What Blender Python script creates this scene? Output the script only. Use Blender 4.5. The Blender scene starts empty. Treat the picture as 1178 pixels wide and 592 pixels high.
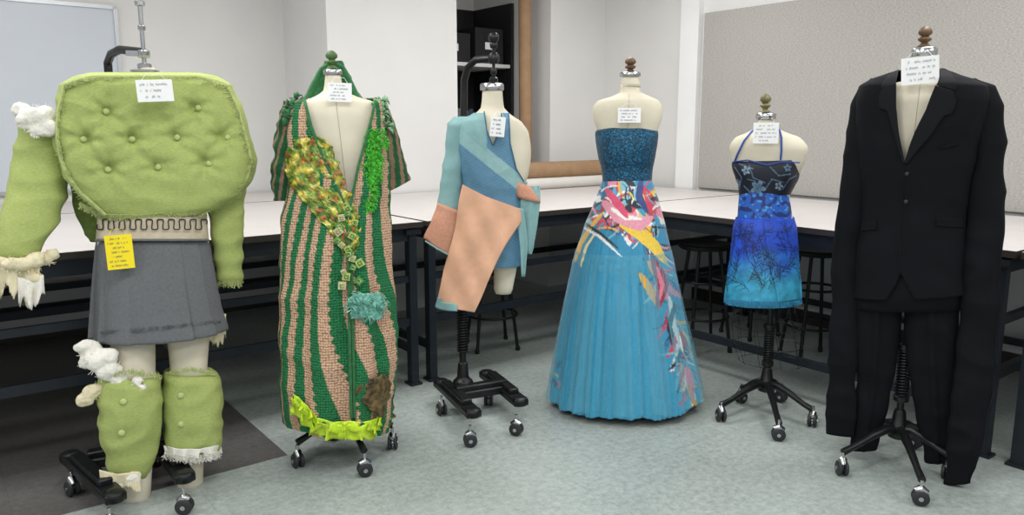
import bpy,bmesh,math,random
from mathutils import Vector,Matrix,noise
from bisect import bisect_left
random.seed(7)
H=1.42; f=885.0; PITCH=math.atan(151/f); s_=math.sin(PITCH); c_=math.cos(PITCH)
def ray(x,y):
    dx=(x-589)/f; dy=(296-y)/f
    return Vector((dx,c_+dy*s_,-s_+dy*c_))
def F(x,y):
    r=ray(x,y); t=H/-r.z
    return Vector((r.x*t,r.y*t,0))
def proj(v):
    fw=v[1]*c_-(v[2]-H)*s_; up=v[1]*s_+(v[2]-H)*c_
    return 589+f*v[0]/fw,296-f*up/fw
def lin(h):
    if isinstance(h,str):
        h=h.lstrip('#'); h=[int(h[i:i+2],16)/255 for i in (0,2,4)]
    return tuple(((x+.055)/1.055)**2.4 if x>.04045 else x/12.92 for x in h)
# ---------------- materials
def M(name,col,rough=.7,metal=0,ns=0,nv=.12,bump=0,bs=300,sheen=0,attr=False,stretch=(1,1,1),vor=False,uv=None,bdist=.002,coat=0,alpha=1,spec=.5,cellv=0):
    m=bpy.data.materials.new(name); m.use_nodes=True; nt=m.node_tree; N=nt.nodes; K=nt.links
    b=N['Principled BSDF']; b.inputs['Roughness'].default_value=rough; b.inputs['Metallic'].default_value=metal
    b.inputs['Sheen Weight'].default_value=sheen; b.inputs['Coat Weight'].default_value=coat; b.inputs['Specular IOR Level'].default_value=spec
    b.inputs['Alpha'].default_value=alpha
    tc=N.new('ShaderNodeTexCoord'); mp=N.new('ShaderNodeMapping'); mp.inputs['Scale'].default_value=stretch
    K.new(tc.outputs['Object'],mp.inputs['Vector'])
    nz=N.new('ShaderNodeTexNoise'); nz.inputs['Scale'].default_value=ns or 20; nz.inputs['Detail'].default_value=4
    K.new(mp.outputs[0],nz.inputs['Vector'])
    mr=N.new('ShaderNodeMapRange'); mr.inputs['From Min'].default_value=.3; mr.inputs['From Max'].default_value=.7
    mr.inputs['To Min'].default_value=1-nv; mr.inputs['To Max'].default_value=1+nv
    K.new(nz.outputs['Fac'],mr.inputs['Value'])
    if cellv:
        wn=N.new('ShaderNodeTexVoronoi'); wn.inputs['Scale'].default_value=cellv; K.new(mp.outputs[0],wn.inputs['Vector'])
        sp=N.new('ShaderNodeSeparateColor'); K.new(wn.outputs['Color'],sp.inputs[0])
        pw=N.new('ShaderNodeMath'); pw.operation='POWER'; K.new(sp.outputs[0],pw.inputs[0]); pw.inputs[1].default_value=3
        mr.inputs['From Min'].default_value=0; mr.inputs['From Max'].default_value=1; mr.inputs['To Min'].default_value=.45; mr.inputs['To Max'].default_value=3.2
        K.new(pw.outputs[0],mr.inputs['Value'])
    mx=N.new('ShaderNodeVectorMath'); mx.operation='SCALE'
    if attr:
        a=N.new('ShaderNodeAttribute'); a.attribute_name='Col'; K.new(a.outputs['Color'],mx.inputs[0])
    else: mx.inputs[0].default_value=lin(col)
    K.new(mr.outputs[0],mx.inputs['Scale']); K.new(mx.outputs[0],b.inputs['Base Color'])
    if bump:
        bp=N.new('ShaderNodeBump'); bp.inputs['Strength'].default_value=bump; bp.inputs['Distance'].default_value=bdist
        if vor:
            t=N.new('ShaderNodeTexVoronoi'); t.inputs['Scale'].default_value=bs; t.inputs['Randomness'].default_value=.35
            src=mp.outputs[0]
            if uv:
                m2=N.new('ShaderNodeMapping'); m2.inputs['Scale'].default_value=(uv[0],uv[1],1); K.new(tc.outputs['UV'],m2.inputs['Vector']); src=m2.outputs[0]; t.inputs['Scale'].default_value=1
            K.new(src,t.inputs['Vector']); K.new(t.outputs['Distance'],bp.inputs['Height']); bp.invert=True
            if uv:
                m3=N.new('ShaderNodeMapRange'); m3.inputs['From Min'].default_value=.35; m3.inputs['From Max'].default_value=.75; m3.inputs['To Min'].default_value=1.1; m3.inputs['To Max'].default_value=.42
                K.new(t.outputs['Distance'],m3.inputs['Value']); v3=N.new('ShaderNodeVectorMath'); v3.operation='SCALE'
                K.new(mx.outputs[0],v3.inputs[0]); K.new(m3.outputs[0],v3.inputs['Scale']); K.new(v3.outputs[0],b.inputs['Base Color'])
        else:
            t=N.new('ShaderNodeTexNoise'); t.inputs['Scale'].default_value=bs; t.inputs['Detail'].default_value=3
            K.new(mp.outputs[0],t.inputs['Vector']); K.new(t.outputs['Fac'],bp.inputs['Height'])
        K.new(bp.outputs[0],b.inputs['Normal'])
    return m
m_wall=M('wall_paint','#dad9d7',.85,ns=3,nv=.02,bump=.1,bs=150)
m_ceil=M('ceiling_paint','#e8e8e6',.9,ns=3,nv=.02)
m_trim=M('white_trim','#e9e9e8',.6,ns=5,nv=.02)
m_dark=M('dark_interior','#16161a',.7,ns=6,nv=.2)
m_blk=M('black_iron','#17181a',.38,metal=.3,ns=30,nv=.25,bump=.15,bs=90)
m_steel=M('chrome_steel','#b9babc',.22,metal=1,ns=30,nv=.05)
m_rub=M('caster_rubber','#26272a',.55,ns=30)
m_leg=M('blue_grey_steel','#262c34',.5,metal=.3,ns=12,nv=.15)
m_top=M('laminate_top','#cdc7c4',.45,ns=5,nv=.03)
m_edge=M('table_edge','#39332f',.5,ns=8)
m_cream=M('cream_canvas','#d3cbb7',.85,ns=14,nv=.04,bump=.25,bs=500)
m_seam=M('canvas_seam','#a79f8a',.85,ns=14,nv=.04)
m_wood=M('turned_wood','#5d4630',.45,ns=30,nv=.35,stretch=(1,1,.3))
m_greenb=M('green_painted_knob','#4d6a3c',.6,ns=30,nv=.2)
m_card=M('paper_card','#eeeeee',.8,ns=20,nv=.02)
m_ink=M('ink','#70707c',.8,ns=20)
m_yel=M('yellow_card','#f4dc1a',.7,ns=20,nv=.04)
m_lime=M('lime_linen','#a2af66',.9,ns=90,nv=.14,bump=.45,bs=320,stretch=(1,1,4))
m_limes=M('lime_piping','#b2bd7c',.9,ns=90,nv=.1,bump=.3,bs=350)
m_limed=M('olive_linen_lining','#66793a',.9,ns=60,nv=.15,bump=.5,bs=250)
m_white=M('cotton_stuffing','#e6e2d8',.98,ns=40,nv=.05,bump=.8,bs=220,bdist=.004,sheen=.4)
m_ivory=M('ivory_gauze','#d8cead',.95,ns=40,nv=.1,bump=.6,bs=200)
m_grey=M('grey_wool','#626467',.9,ns=120,nv=.12,bump=.3,bs=600)
m_croch=M('crochet_yarn','#fff',.9,ns=150,nv=.15,bump=1,attr=True,vor=True,uv=(150,132),bdist=.009)
m_satin=M('satin_cloth','#fff',.55,ns=40,nv=.06,attr=True,bump=.15,bs=300)
m_foil=M('crumpled_satin','#fff',.3,metal=.2,ns=60,nv=.3,attr=True,bump=.8,bs=60,bdist=.008)
m_dgreen=M('green_velvet','#1d6433',.8,ns=60,nv=.3,sheen=.3,bump=.4,bs=150)
m_fgreen=M('green_fringe','#49b030',.8,ns=90,nv=.35,bump=.8,bs=250)
m_limer=M('lime_ruffle','#bfdc30',.5,ns=25,nv=.3,bump=.3,bs=100)
m_brown=M('brown_green_patch','#5b4a28',.45,ns=45,nv=.9,bump=.8,bs=60,bdist=.008)
m_tealt=M('teal_tassel','#76b4a4',.7,ns=80,nv=.45,bump=.5,bs=200)
m_teal=M('light_teal_satin','#80a8a9',.6,ns=30,nv=.06,bump=.2,bs=60)
m_peach=M('peach_satin','#dcaa8b',.6,ns=30,nv=.05,bump=.2,bs=60)
m_peachd=M('peach_satin_cuff','#c68e74',.6,ns=90,nv=.1,bump=.3,bs=120)
m_seq=M('sequin_bodice','#124a66',.3,metal=.4,ns=260,nv=.5,bump=1,bs=260,vor=True,bdist=.003,cellv=190)
m_tulle=M('blue_tulle','#fff',.6,ns=90,nv=.1,attr=True,bump=.2,bs=500,sheen=.4)
m_veil=M('sheer_tulle','#66bcd6',.6,ns=60,nv=.2,alpha=.34,sheen=.5)
m_suit=M('black_suiting','#06070d',.8,ns=6,nv=.25,bump=.12,bs=700,spec=.2)
m_suit2=M('black_lapel','#08090f',.75,ns=6,nv=.2,bump=.12,bs=700,spec=.24)
m_btn=M('black_button','#1c1c20',.3,ns=20)
m_kraft=M('kraft_paper','#9c7d5e',.8,ns=10,nv=.12)
m_roll=M('white_paper_roll','#d4d1cb',.8,ns=10,nv=.04)
m_pin=M('pinboard_fabric','#a8a5a0',.95,ns=70,nv=.22,bump=.4,bs=300,stretch=(1,1,3))
m_wb=M('whiteboard_surface','#c6ccd5',.25,ns=2,nv=.02)
m_alu=M('aluminium','#b8babd',.35,metal=.8,ns=10,nv=.03)
m_plast=M('navy_strap','#23479a',.6,ns=30)
# ---------------- mesh builder
def frameof(t,n):
    n=(n-t*n.dot(t)).normalized(); return n,t.cross(n)
class MB:
    def __init__(s): s.v=[];s.f=[];s.m=[]
    def add(s,vs,fs,mi=0):
        o=len(s.v); s.v+=[tuple(v) for v in vs]; s.f+=[tuple(i+o for i in q) for q in fs]; s.m+=[mi]*len(fs)
    def box(s,cx,cy,cz,sx,sy,sz,mi=0,rot=0):
        ca,sa=math.cos(rot),math.sin(rot); vs=[]
        for k in (-1,1):
            for j,i in ((-1,-1),(-1,1),(1,1),(1,-1)):
                x=i*sx/2;y=j*sy/2; vs.append((cx+x*ca-y*sa,cy+x*sa+y*ca,cz+k*sz/2))
        s.add(vs,[(3,2,1,0),(4,5,6,7),(0,1,5,4),(1,2,6,5),(2,3,7,6),(3,0,4,7)],mi)
    def sweep(s,pts,rad,mi=0,seg=10,flat=1):
        pts=[Vector(p) for p in pts]; n=len(pts)
        if not hasattr(rad,'__len__'): rad=[rad]*n
        T=[(pts[min(i+1,n-1)]-pts[max(i-1,0)]).normalized() for i in range(n)]
        nn=Vector((0,0,1)) if abs(T[0].z)<.8 else Vector((1,0,0)); vs=[];fs=[]
        for i in range(n):
            nn,bb=frameof(T[i],nn)
            for k in range(seg):
                a=2*math.pi*k/seg; vs.append(pts[i]+rad[i]*(nn*math.cos(a)*flat+bb*math.sin(a)))
        for i in range(n-1):
            for k in range(seg):
                k2=(k+1)%seg; fs.append((i*seg+k,i*seg+k2,(i+1)*seg+k2,(i+1)*seg+k))
        fs.append(tuple(range(seg-1,-1,-1))); fs.append(tuple(range((n-1)*seg,n*seg)))
        s.add(vs,fs,mi)
    def lathe(s,cx,cy,prof,mi=0,seg=24):
        vs=[];fs=[];n=len(prof)
        for r,z in prof:
            for k in range(seg):
                a=2*math.pi*k/seg; vs.append((cx+r*math.cos(a),cy+r*math.sin(a),z))
        for i in range(n-1):
            for k in range(seg):
                k2=(k+1)%seg; fs.append((i*seg+k,i*seg+k2,(i+1)*seg+k2,(i+1)*seg+k))
        fs.append(tuple(range(seg))); fs.append(tuple(range((n-1)*seg,n*seg)))
        s.add(vs,fs,mi)
    def ball(s,c,r,mi=0,amp=0,fr=20,sub=3,sc=(1,1,1)):
        bm=bmesh.new(); bmesh.ops.create_icosphere(bm,subdivisions=sub,radius=1)
        vs=[]
        for v in bm.verts:
            n=v.co.normalized(); k=r*(1+amp*noise.noise((n*r+Vector(c))*fr))
            vs.append(Vector(c)+Vector((n.x*sc[0],n.y*sc[1],n.z*sc[2]))*k)
        fs=[tuple(v.index for v in q.verts) for q in bm.faces]; bm.free(); s.add(vs,fs,mi)
    def obj(s,name,mats,parent=None,ang=45,label=None,flat=False):
        me=bpy.data.meshes.new(name); me.from_pydata(s.v,[],s.f)
        for m in (mats if isinstance(mats,(list,tuple)) else [mats]): me.materials.append(m)
        me.polygons.foreach_set('material_index',s.m)
        bm=bmesh.new(); bm.from_mesh(me); bmesh.ops.recalc_face_normals(bm,faces=bm.faces); bm.to_mesh(me); bm.free()
        if not flat:
            me.shade_smooth(); me.set_sharp_from_angle(angle=math.radians(ang))
        o=bpy.data.objects.new(name,me); bpy.context.collection.objects.link(o)
        if parent: o.parent=parent
        if label: o['label']=label
        return o
def empty(name,loc,rot,label,cat,group=None):
    e=bpy.data.objects.new(name,None); bpy.context.collection.objects.link(e); e.empty_display_size=.1
    e.location=loc; e.rotation_euler=(0,0,rot); e['label']=label; e['category']=cat
    if group: e['group']=group
    return e
def catmull(rings,step):
    out=[]; n=len(rings)
    for i in range(n-1):
        p0=rings[max(i-1,0)];p1=rings[i];p2=rings[i+1];p3=rings[min(i+2,n-1)]
        k=max(2,int(max(abs(p2[j]-p1[j]) for j in (0,1,2))/step))
        for q in range(k):
            t=q/k
            r=[]
            for j in range(6):
                a,b,c2,d=p0[j],p1[j],p2[j],p3[j]
                if j==0: r.append(b+(c2-b)*t)
                else: 
                    m1=(c2-a)/2*.8; m2=(d-b)/2*.8
                    r.append((2*t**3-3*t*t+1)*b+(t**3-2*t*t+t)*m1+(-2*t**3+3*t*t)*c2+(t**3-t*t)*m2)
            out.append(r)
    out.append(list(rings[-1])); return out
def inpoly(x,y,P):
    c=False;n=len(P)
    for i in range(n):
        x1,y1=P[i];x2,y2=P[i-1]
        if (y1>y)!=(y2>y) and x<(x2-x1)*(y-y1)/(y2-y1)+x1: c=not c
    return c
def dseg(x,y,pts):
    best=1e9;tt=0;n=len(pts)-1
    for i in range(n):
        ax,ay=pts[i];bx,by=pts[i+1];dx=bx-ax;dy=by-ay
        t=max(0,min(1,((x-ax)*dx+(y-ay)*dy)/(dx*dx+dy*dy+1e-9)))
        d=math.hypot(x-ax-dx*t,y-ay-dy*t)
        if d<best: best=d;tt=(i+t)/n
    return best,tt
class Fig:
    def __init__(s,px,py,name,label,cat='dress form'):
        s.B=F(px,py); s.D=s.B.length; s.e=s.B.normalized(); s.x=Vector((s.e.y,-s.e.x,0))
        s.root=empty(name,s.B,math.atan2(-s.e.x,s.e.y),label,cat)
    def L(s,x,y,d=0):
        r=ray(x,y); t=(s.D+d)/(r.x*s.e.x+r.y*s.e.y); P=r*t+Vector((0,0,H))
        q=P-s.B; return Vector((q.dot(s.x),d,P.z))
    def W(s,l): return s.B+s.x*l[0]+s.e*l[1]+Vector((0,0,l[2]))
    def pix(s,l): return proj(s.W(l))
    def fl(s,x,y):
        P=F(x,y)-s.B; return Vector((P.dot(s.x),P.dot(s.e),0))
    def m(s,x,y,px): return (s.L(x+px,y)-s.L(x,y)).length
    def loft(s,name,rings,mat,parent=None,seg=64,step=4,n=2.2,mod=None,paint=None,cut=None,capT=True,capB=True,label=None,disp=None,solid=0):
        rings=[tuple(r)+(0,)*(6-len(r)) for r in rings]; R=catmull(rings,step); nr=len(R); vs=[];surf=[]
        for i,(y,xl,xr,kd,do,ti) in enumerate(R):
            a=s.L(xl,y-ti/2,do);b=s.L(xr,y+ti/2,do); cx=(a.x+b.x)/2; hw=(b.x-a.x)/2; cz=(a.z+b.z)/2; dz=(b.z-a.z)/2
            surf.append((cz,cx,hw,kd,do,n))
            for k in range(seg):
                u=k/seg; th=math.pi/2+2*math.pi*u; co,si=math.cos(th),math.sin(th)
                X=math.copysign(abs(co)**(2/n),co); Y=math.copysign(abs(si)**(2/n),si)
                r=1;zz=0
                if mod:
                    q=mod(u,i/(nr-1)); r,zz=q if isinstance(q,tuple) else (q,0)
                p=Vector((cx+hw*X*r,do+hw*kd*Y*r,cz+dz*X+zz))
                if disp:
                    nrm=Vector((co,si/max(kd,.2),0)).normalized(); p+=nrm*disp(p,u,i/(nr-1))
                vs.append(p)
        S=Surf(surf)
        fs=[];uvs=[]
        px=[s.pix(v) for v in vs] if (paint or cut) else None
        for i in range(nr-1):
            for k in range(seg):
                k2=(k+1)%seg
                if cut:
                    x,y=px[i*seg+k]
                    if cut(x,y,k/seg,i/(nr-1)): continue
                fs.append((i*seg+k,(i+1)*seg+k,(i+1)*seg+k2,i*seg+k2))
                uvs.append(((k/seg,1-i/(nr-1)),(k/seg,1-(i+1)/(nr-1)),((k+1)/seg,1-(i+1)/(nr-1)),((k+1)/seg,1-i/(nr-1))))
        if capT:
            c=sum((vs[k] for k in range(seg)),Vector())/seg; vs.append(c)
            for k in range(seg): fs.append((len(vs)-1,k,(k+1)%seg)); uvs.append(((0,0),)*3)
        if capB:
            o=(nr-1)*seg; c=sum((vs[o+k] for k in range(seg)),Vector())/seg; vs.append(c)
            for k in range(seg): fs.append((len(vs)-1,o+(k+1)%seg,o+k)); uvs.append(((0,0),)*3)
        me=bpy.data.meshes.new(name); me.from_pydata([tuple(v) for v in vs],[],fs); me.materials.append(mat)
        ul=me.uv_layers.new(name='UVMap'); ul.data.foreach_set('uv',[c for fc in uvs for uv in fc for c in uv])
        if paint:
            ca=me.color_attributes.new('Col','FLOAT_COLOR','POINT'); buf=[]
            for i,v in enumerate(vs):
                if i<nr*seg: col=paint(px[i][0],px[i][1],(i%seg)/seg,(i//seg)/(nr-1),v)
                else: col=paint(*s.pix(v),.5,0 if v.z>vs[nr*seg-1].z+.02 else 1,v)
                buf+=[*col[:3],1]
            ca.data.foreach_set('color',buf)
        me.shade_smooth()
        if cut:
            bm=bmesh.new(); bm.from_mesh(me); loose=[v for v in bm.verts if not v.link_faces]; bmesh.ops.delete(bm,geom=loose,context='VERTS')
            for _ in range(4):
                new={}
                for v in bm.verts:
                    if not v.is_boundary: continue
                    nb=[e.other_vert(v).co for e in v.link_edges if e.is_boundary]
                    if len(nb)==2: new[v]=(v.co*2+nb[0]+nb[1])/4
                for v,c in new.items(): v.co=c
            bm.to_mesh(me); bm.free()
        o=bpy.data.objects.new(name,me); bpy.context.collection.objects.link(o); o.parent=parent or s.root
        if label:o['label']=label
        if solid:
            md=o.modifiers.new('s','SOLIDIFY'); md.thickness=solid; md.offset=-1
        return o,S
    def sp(s,S,x,y,off=.004):
        d=0
        for _ in range(5):
            P=s.L(x,y,d); d=S.depth(P.x,P.z)-off
        return s.L(x,y,d)
    def sheet(s,name,rows,mat,S=None,off=.004,d=0,parent=None,cols=16,sub=6,thick=.003,wave=0,wf=3,paint=None,label=None,crump=0,edge=0):
        R=[]
        for i in range(len(rows)-1):
            a,b=rows[i],rows[i+1]; p0=rows[max(i-1,0)]; p3=rows[min(i+2,len(rows)-1)]
            for q in range(sub):
                t=q/sub; R.append([(2*t**3-3*t*t+1)*a[j]+(t**3-2*t*t+t)*(b[j]-p0[j])*.4+(-2*t**3+3*t*t)*b[j]+(t**3-t*t)*(p3[j]-a[j])*.4 for j in range(4)])
        R.append(rows[-1]); vs=[];pp=[]
        for i,(xl,yl,xr,yr) in enumerate(R):
            if edge:
                xl+=edge*noise.noise(Vector((i*.35,1,0))); xr+=edge*noise.noise(Vector((i*.35,9,0)))
            for k in range(cols+1):
                t=k/cols; x=xl+(xr-xl)*t;y=yl+(yr-yl)*t
                w=wave*math.sin(t*wf*2*math.pi+i*.12)*min(1,(i+1)/len(R)*1.5) if wave else 0
                if crump: w+=crump*noise.fractal(Vector((x*.12,y*.12,2)),1,2,3)
                if edge: y+=edge*noise.noise(Vector((k*.35,4,i*.2)))*.6
                P=s.sp(S,x,y,off+w) if S else s.L(x,y,(d(x,y) if callable(d) else d)-w)
                vs.append(P);pp.append((x,y))
        fs=[(i*(cols+1)+k,(i+1)*(cols+1)+k,(i+1)*(cols+1)+k+1,i*(cols+1)+k+1) for i in range(len(R)-1) for k in range(cols)]
        me=bpy.data.meshes.new(name); me.from_pydata([tuple(v) for v in vs],[],fs); me.materials.append(mat)
        if paint:
            ca=me.color_attributes.new('Col','FLOAT_COLOR','POINT'); buf=[]
            for (x,y),v in zip(pp,vs): buf+=[*paint(x,y,0.5,0.5,v)[:3],1]
            ca.data.foreach_set('color',buf)
        me.shade_smooth()
        o=bpy.data.objects.new(name,me); bpy.context.collection.objects.link(o); o.parent=parent or s.root
        md=o.modifiers.new('s','SOLIDIFY'); md.thickness=thick; md.offset=0
        if label:o['label']=label
        return o
    def finial(s,xc,y0,y1,w,mat,d=0,name='finial'):
        b=MB(); P=s.L(xc,y1,d); hh=s.L(xc,y0,d).z-P.z; r=s.m(xc,y1,w)/2
        prof=[(.75,0),(1,.06),(.6,.16),(.42,.24),(.8,.32),(.95,.4),(.75,.47),(.45,.52),(.8,.6),(.95,.7),(.85,.82),(.55,.93),(.25,1),(.01,1.01)]
        b.lathe(P.x,d,[(a*r,P.z+q*hh) for a,q in prof],0,20); return b.obj(name,mat,s.root,60)
    def cap(s,xc,y0,y1,w,d=0,mat=None,kd=1):
        b=MB(); P=s.L(xc,y1,d); z2=s.L(xc,y0,d).z; r=s.m(xc,y1,w)/2
        b.lathe(P.x,d,[(r*.98,P.z),(r,P.z+.002),(r,z2-.004),(r*.92,z2),(r*.2,z2+.006),(.01,z2+.006)],0,28); return b.obj('neck_cap',mat or m_steel,s.root,50)
    def card(s,x0,y0,x1,y1,d,mat=None,lines=4,name='paper_tag',tilt=0,label=None,seed=1):
        rd=random.Random(seed); b=MB(); a=s.L(x0,y0,d);c=s.L(x1,y1,d); w=c.x-a.x;h=a.z-c.z; cx=(a.x+c.x)/2;cz=(a.z+c.z)/2
        def T(x,z,dy=0): 
            ct,st=math.cos(tilt),math.sin(tilt); return (cx+x*ct-z*st,d+dy,cz+x*st+z*ct)
        vs=[T(-w/2,-h/2),T(w/2,-h/2),T(w/2,h/2),T(-w/2,h/2)]+[T(-w/2,-h/2,.002),T(w/2,-h/2,.002),T(w/2,h/2,.002),T(-w/2,h/2,.002)]
        b.add(vs,[(0,1,2,3),(7,6,5,4),(0,4,5,1),(1,5,6,2),(2,6,7,3),(3,7,4,0)],0)
        for i in range(lines):
            z=h/2-h*(i+.8)/(lines+.6); x=-w*.42+ (rd.random()*.1*w); xe=w*(.42-rd.random()*.3); pts=[];ph=rd.random()*6
            hs=h/(lines+1)*.28
            while x<xe:
                if rd.random()<.1:
                    if len(pts)>2: b.sweep(pts,.0005,1,4)
                    pts=[];x+=w*.04
                pts.append(T(x,z+hs*math.sin(ph)*(.6+.6*rd.random()),-.0008)); ph+=1.9; x+=w*.014
            if len(pts)>2: b.sweep(pts,.0005,1,4)
        b.sweep([T(-w*.35,h/2-.004,-.001),T(-w*.2,h/2+.02,.01),T(w*.2,h/2+.02,.01),T(w*.35,h/2-.004,-.001)],.0008,0,5)
        return b.obj(name,[mat or m_card,m_ink],s.root,30,label)
class Surf:
    def __init__(s,L):
        s.L=sorted(L,key=lambda t:t[0]); s.z=[t[0] for t in s.L]
    def depth(s,x,z):
        i=bisect_left(s.z,z); 
        if i<=0: r=s.L[0]
        elif i>=len(s.L): r=s.L[-1]
        else:
            a,b=s.L[i-1],s.L[i]; t=(z-a[0])/max(1e-6,b[0]-a[0]); r=[a[j]+(b[j]-a[j])*t for j in range(6)]
        n=r[5]; q=min(.97,abs(x-r[1])/max(r[2],.001)); return r[4]-r[2]*r[3]*(1-q**n)**(1/n)
def mk_caster():
    b=MB()
    for sx in (-.013,.013):
        vs=[];fs=[];sg=20;prof=[(.008,-.007),(.026,-.008),(.031,-.004),(.031,.004),(.026,.008),(.008,.007)]
        for r,x in prof:
            for k in range(sg):
                a=2*math.pi*k/sg; vs.append((sx+x,r*math.cos(a),.031+r*math.sin(a)))
        for i in range(len(prof)-1):
            for k in range(sg): fs.append((i*sg+k,i*sg+(k+1)%sg,(i+1)*sg+(k+1)%sg,(i+1)*sg+k))
        fs.append(tuple(range(sg)));fs.append(tuple(range((len(prof)-1)*sg,len(prof)*sg))); b.add(vs,fs,0)
    b.sweep([(-.024,0,.031),(.024,0,.031)],.009,1,12)
    b.sweep([(0,-.022,.05),(0,0,.064),(0,.02,.056)],[.012,.019,.012],1,10)
    b.sweep([(0,0,.055),(0,0,.1)],.007,1,10)
    o=b.obj('caster',[m_rub,m_steel]); me=o.data; bpy.data.objects.remove(o); return me
CAST=mk_caster()
def casters(fig,base,pts):
    for i,p in enumerate(pts):
        o=bpy.data.objects.new('caster',CAST); bpy.context.collection.objects.link(o); o.parent=base; o.location=(p.x,p.y,0); o.rotation_euler=(0,0,i*1.3+.4); o['label']='black caster wheel with chrome fork'
def star(fig,hub,wheels,hz=.13,pole_top=None,spring=None,pr=.013):
    b=MB()
    hx,hy=hub.x,hub.y
    for w in wheels:
        v=Vector((w.x-hx,w.y-hy,0))
        P=[Vector((hx,hy,hz))+v*t+Vector((0,0,z)) for t,z in ((0.02,0),(.25,.012),(.5,-.005),(.8,-.035),(1,-.05))]
        for q in P: q.z=max(q.z,.082)
        b.sweep(P,[.024,.02,.016,.013,.015],0,10)
    b.lathe(hx,hy,[(.02,hz-.04),(.04,hz-.03),(.045,hz+.01),(.03,hz+.03),(.024,hz+.08),(.02,hz+.09)],0,20)
    base=b.obj('stand_base',m_blk,fig.root,50,'black cast iron stand base'); casters(fig,base,wheels)
    if pole_top:
        b=MB(); b.sweep([(hx,hy,hz),(hx,hy,pole_top)],pr,0,14)
        if spring:
            z0,z1,r,tn=spring; n=int(tn*10); b.sweep([(hx+r*math.cos(k*.6283),hy+r*math.sin(k*.6283),z0+(z1-z0)*k/n) for k in range(n+1)],.004,0,6)
            b.lathe(hx,hy,[(r+.006,z0-.02),(r+.008,z0),(r+.002,z0+.005)],0,16); b.lathe(hx,hy,[(r+.002,z1),(r+.008,z1+.005),(r+.006,z1+.025)],0,16)
        b.obj('stand_pole',m_blk,fig.root,50,'black steel pole with coil spring')
    return base
def hbase(fig,beams,cross,wheels,pole,label='heavy angular black iron rolling base'):
    b=MB()
    def bm_(a,c,w,z,h,ext=0):
        v=c-a; m=(a+c)/2; b.box(m.x,m.y,z,v.length+ext,w,h,0,math.atan2(v.y,v.x))
    for (a,c) in beams:
        a=Vector(a);c=Vector(c)
        bm_(a,c,.075,.1,.035,.05); bm_(a*.85+c*.15,a*.15+c*.85,.05,.128,.028)
        for e in(a,c): b.lathe(e.x,e.y,[(.036,.082),(.04,.09),(.04,.115),(.03,.124),(.01,.126)],0,18)
    a,c=cross; bm_(a,c,.085,.108,.04); bm_(a,c,.05,.138,.03)
    b.lathe(pole.x,pole.y,[(.05,.09),(.052,.15),(.03,.17),(.025,.24),(.02,.25)],0,18)
    base=b.obj('stand_base',m_blk,fig.root,35,label); md=base.modifiers.new('b','BEVEL'); md.width=.007; md.segments=2; md.limit_method='ANGLE'
    casters(fig,base,wheels); return base
def fbm(v,fr,o=3): 
    return noise.fractal(Vector(v)*fr,1,2,o)
def crease(v,fr):
    return .5-abs(noise.noise(Vector((v[0]*fr,v[1]*fr,v[2]*fr*1.4))))*2
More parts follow.
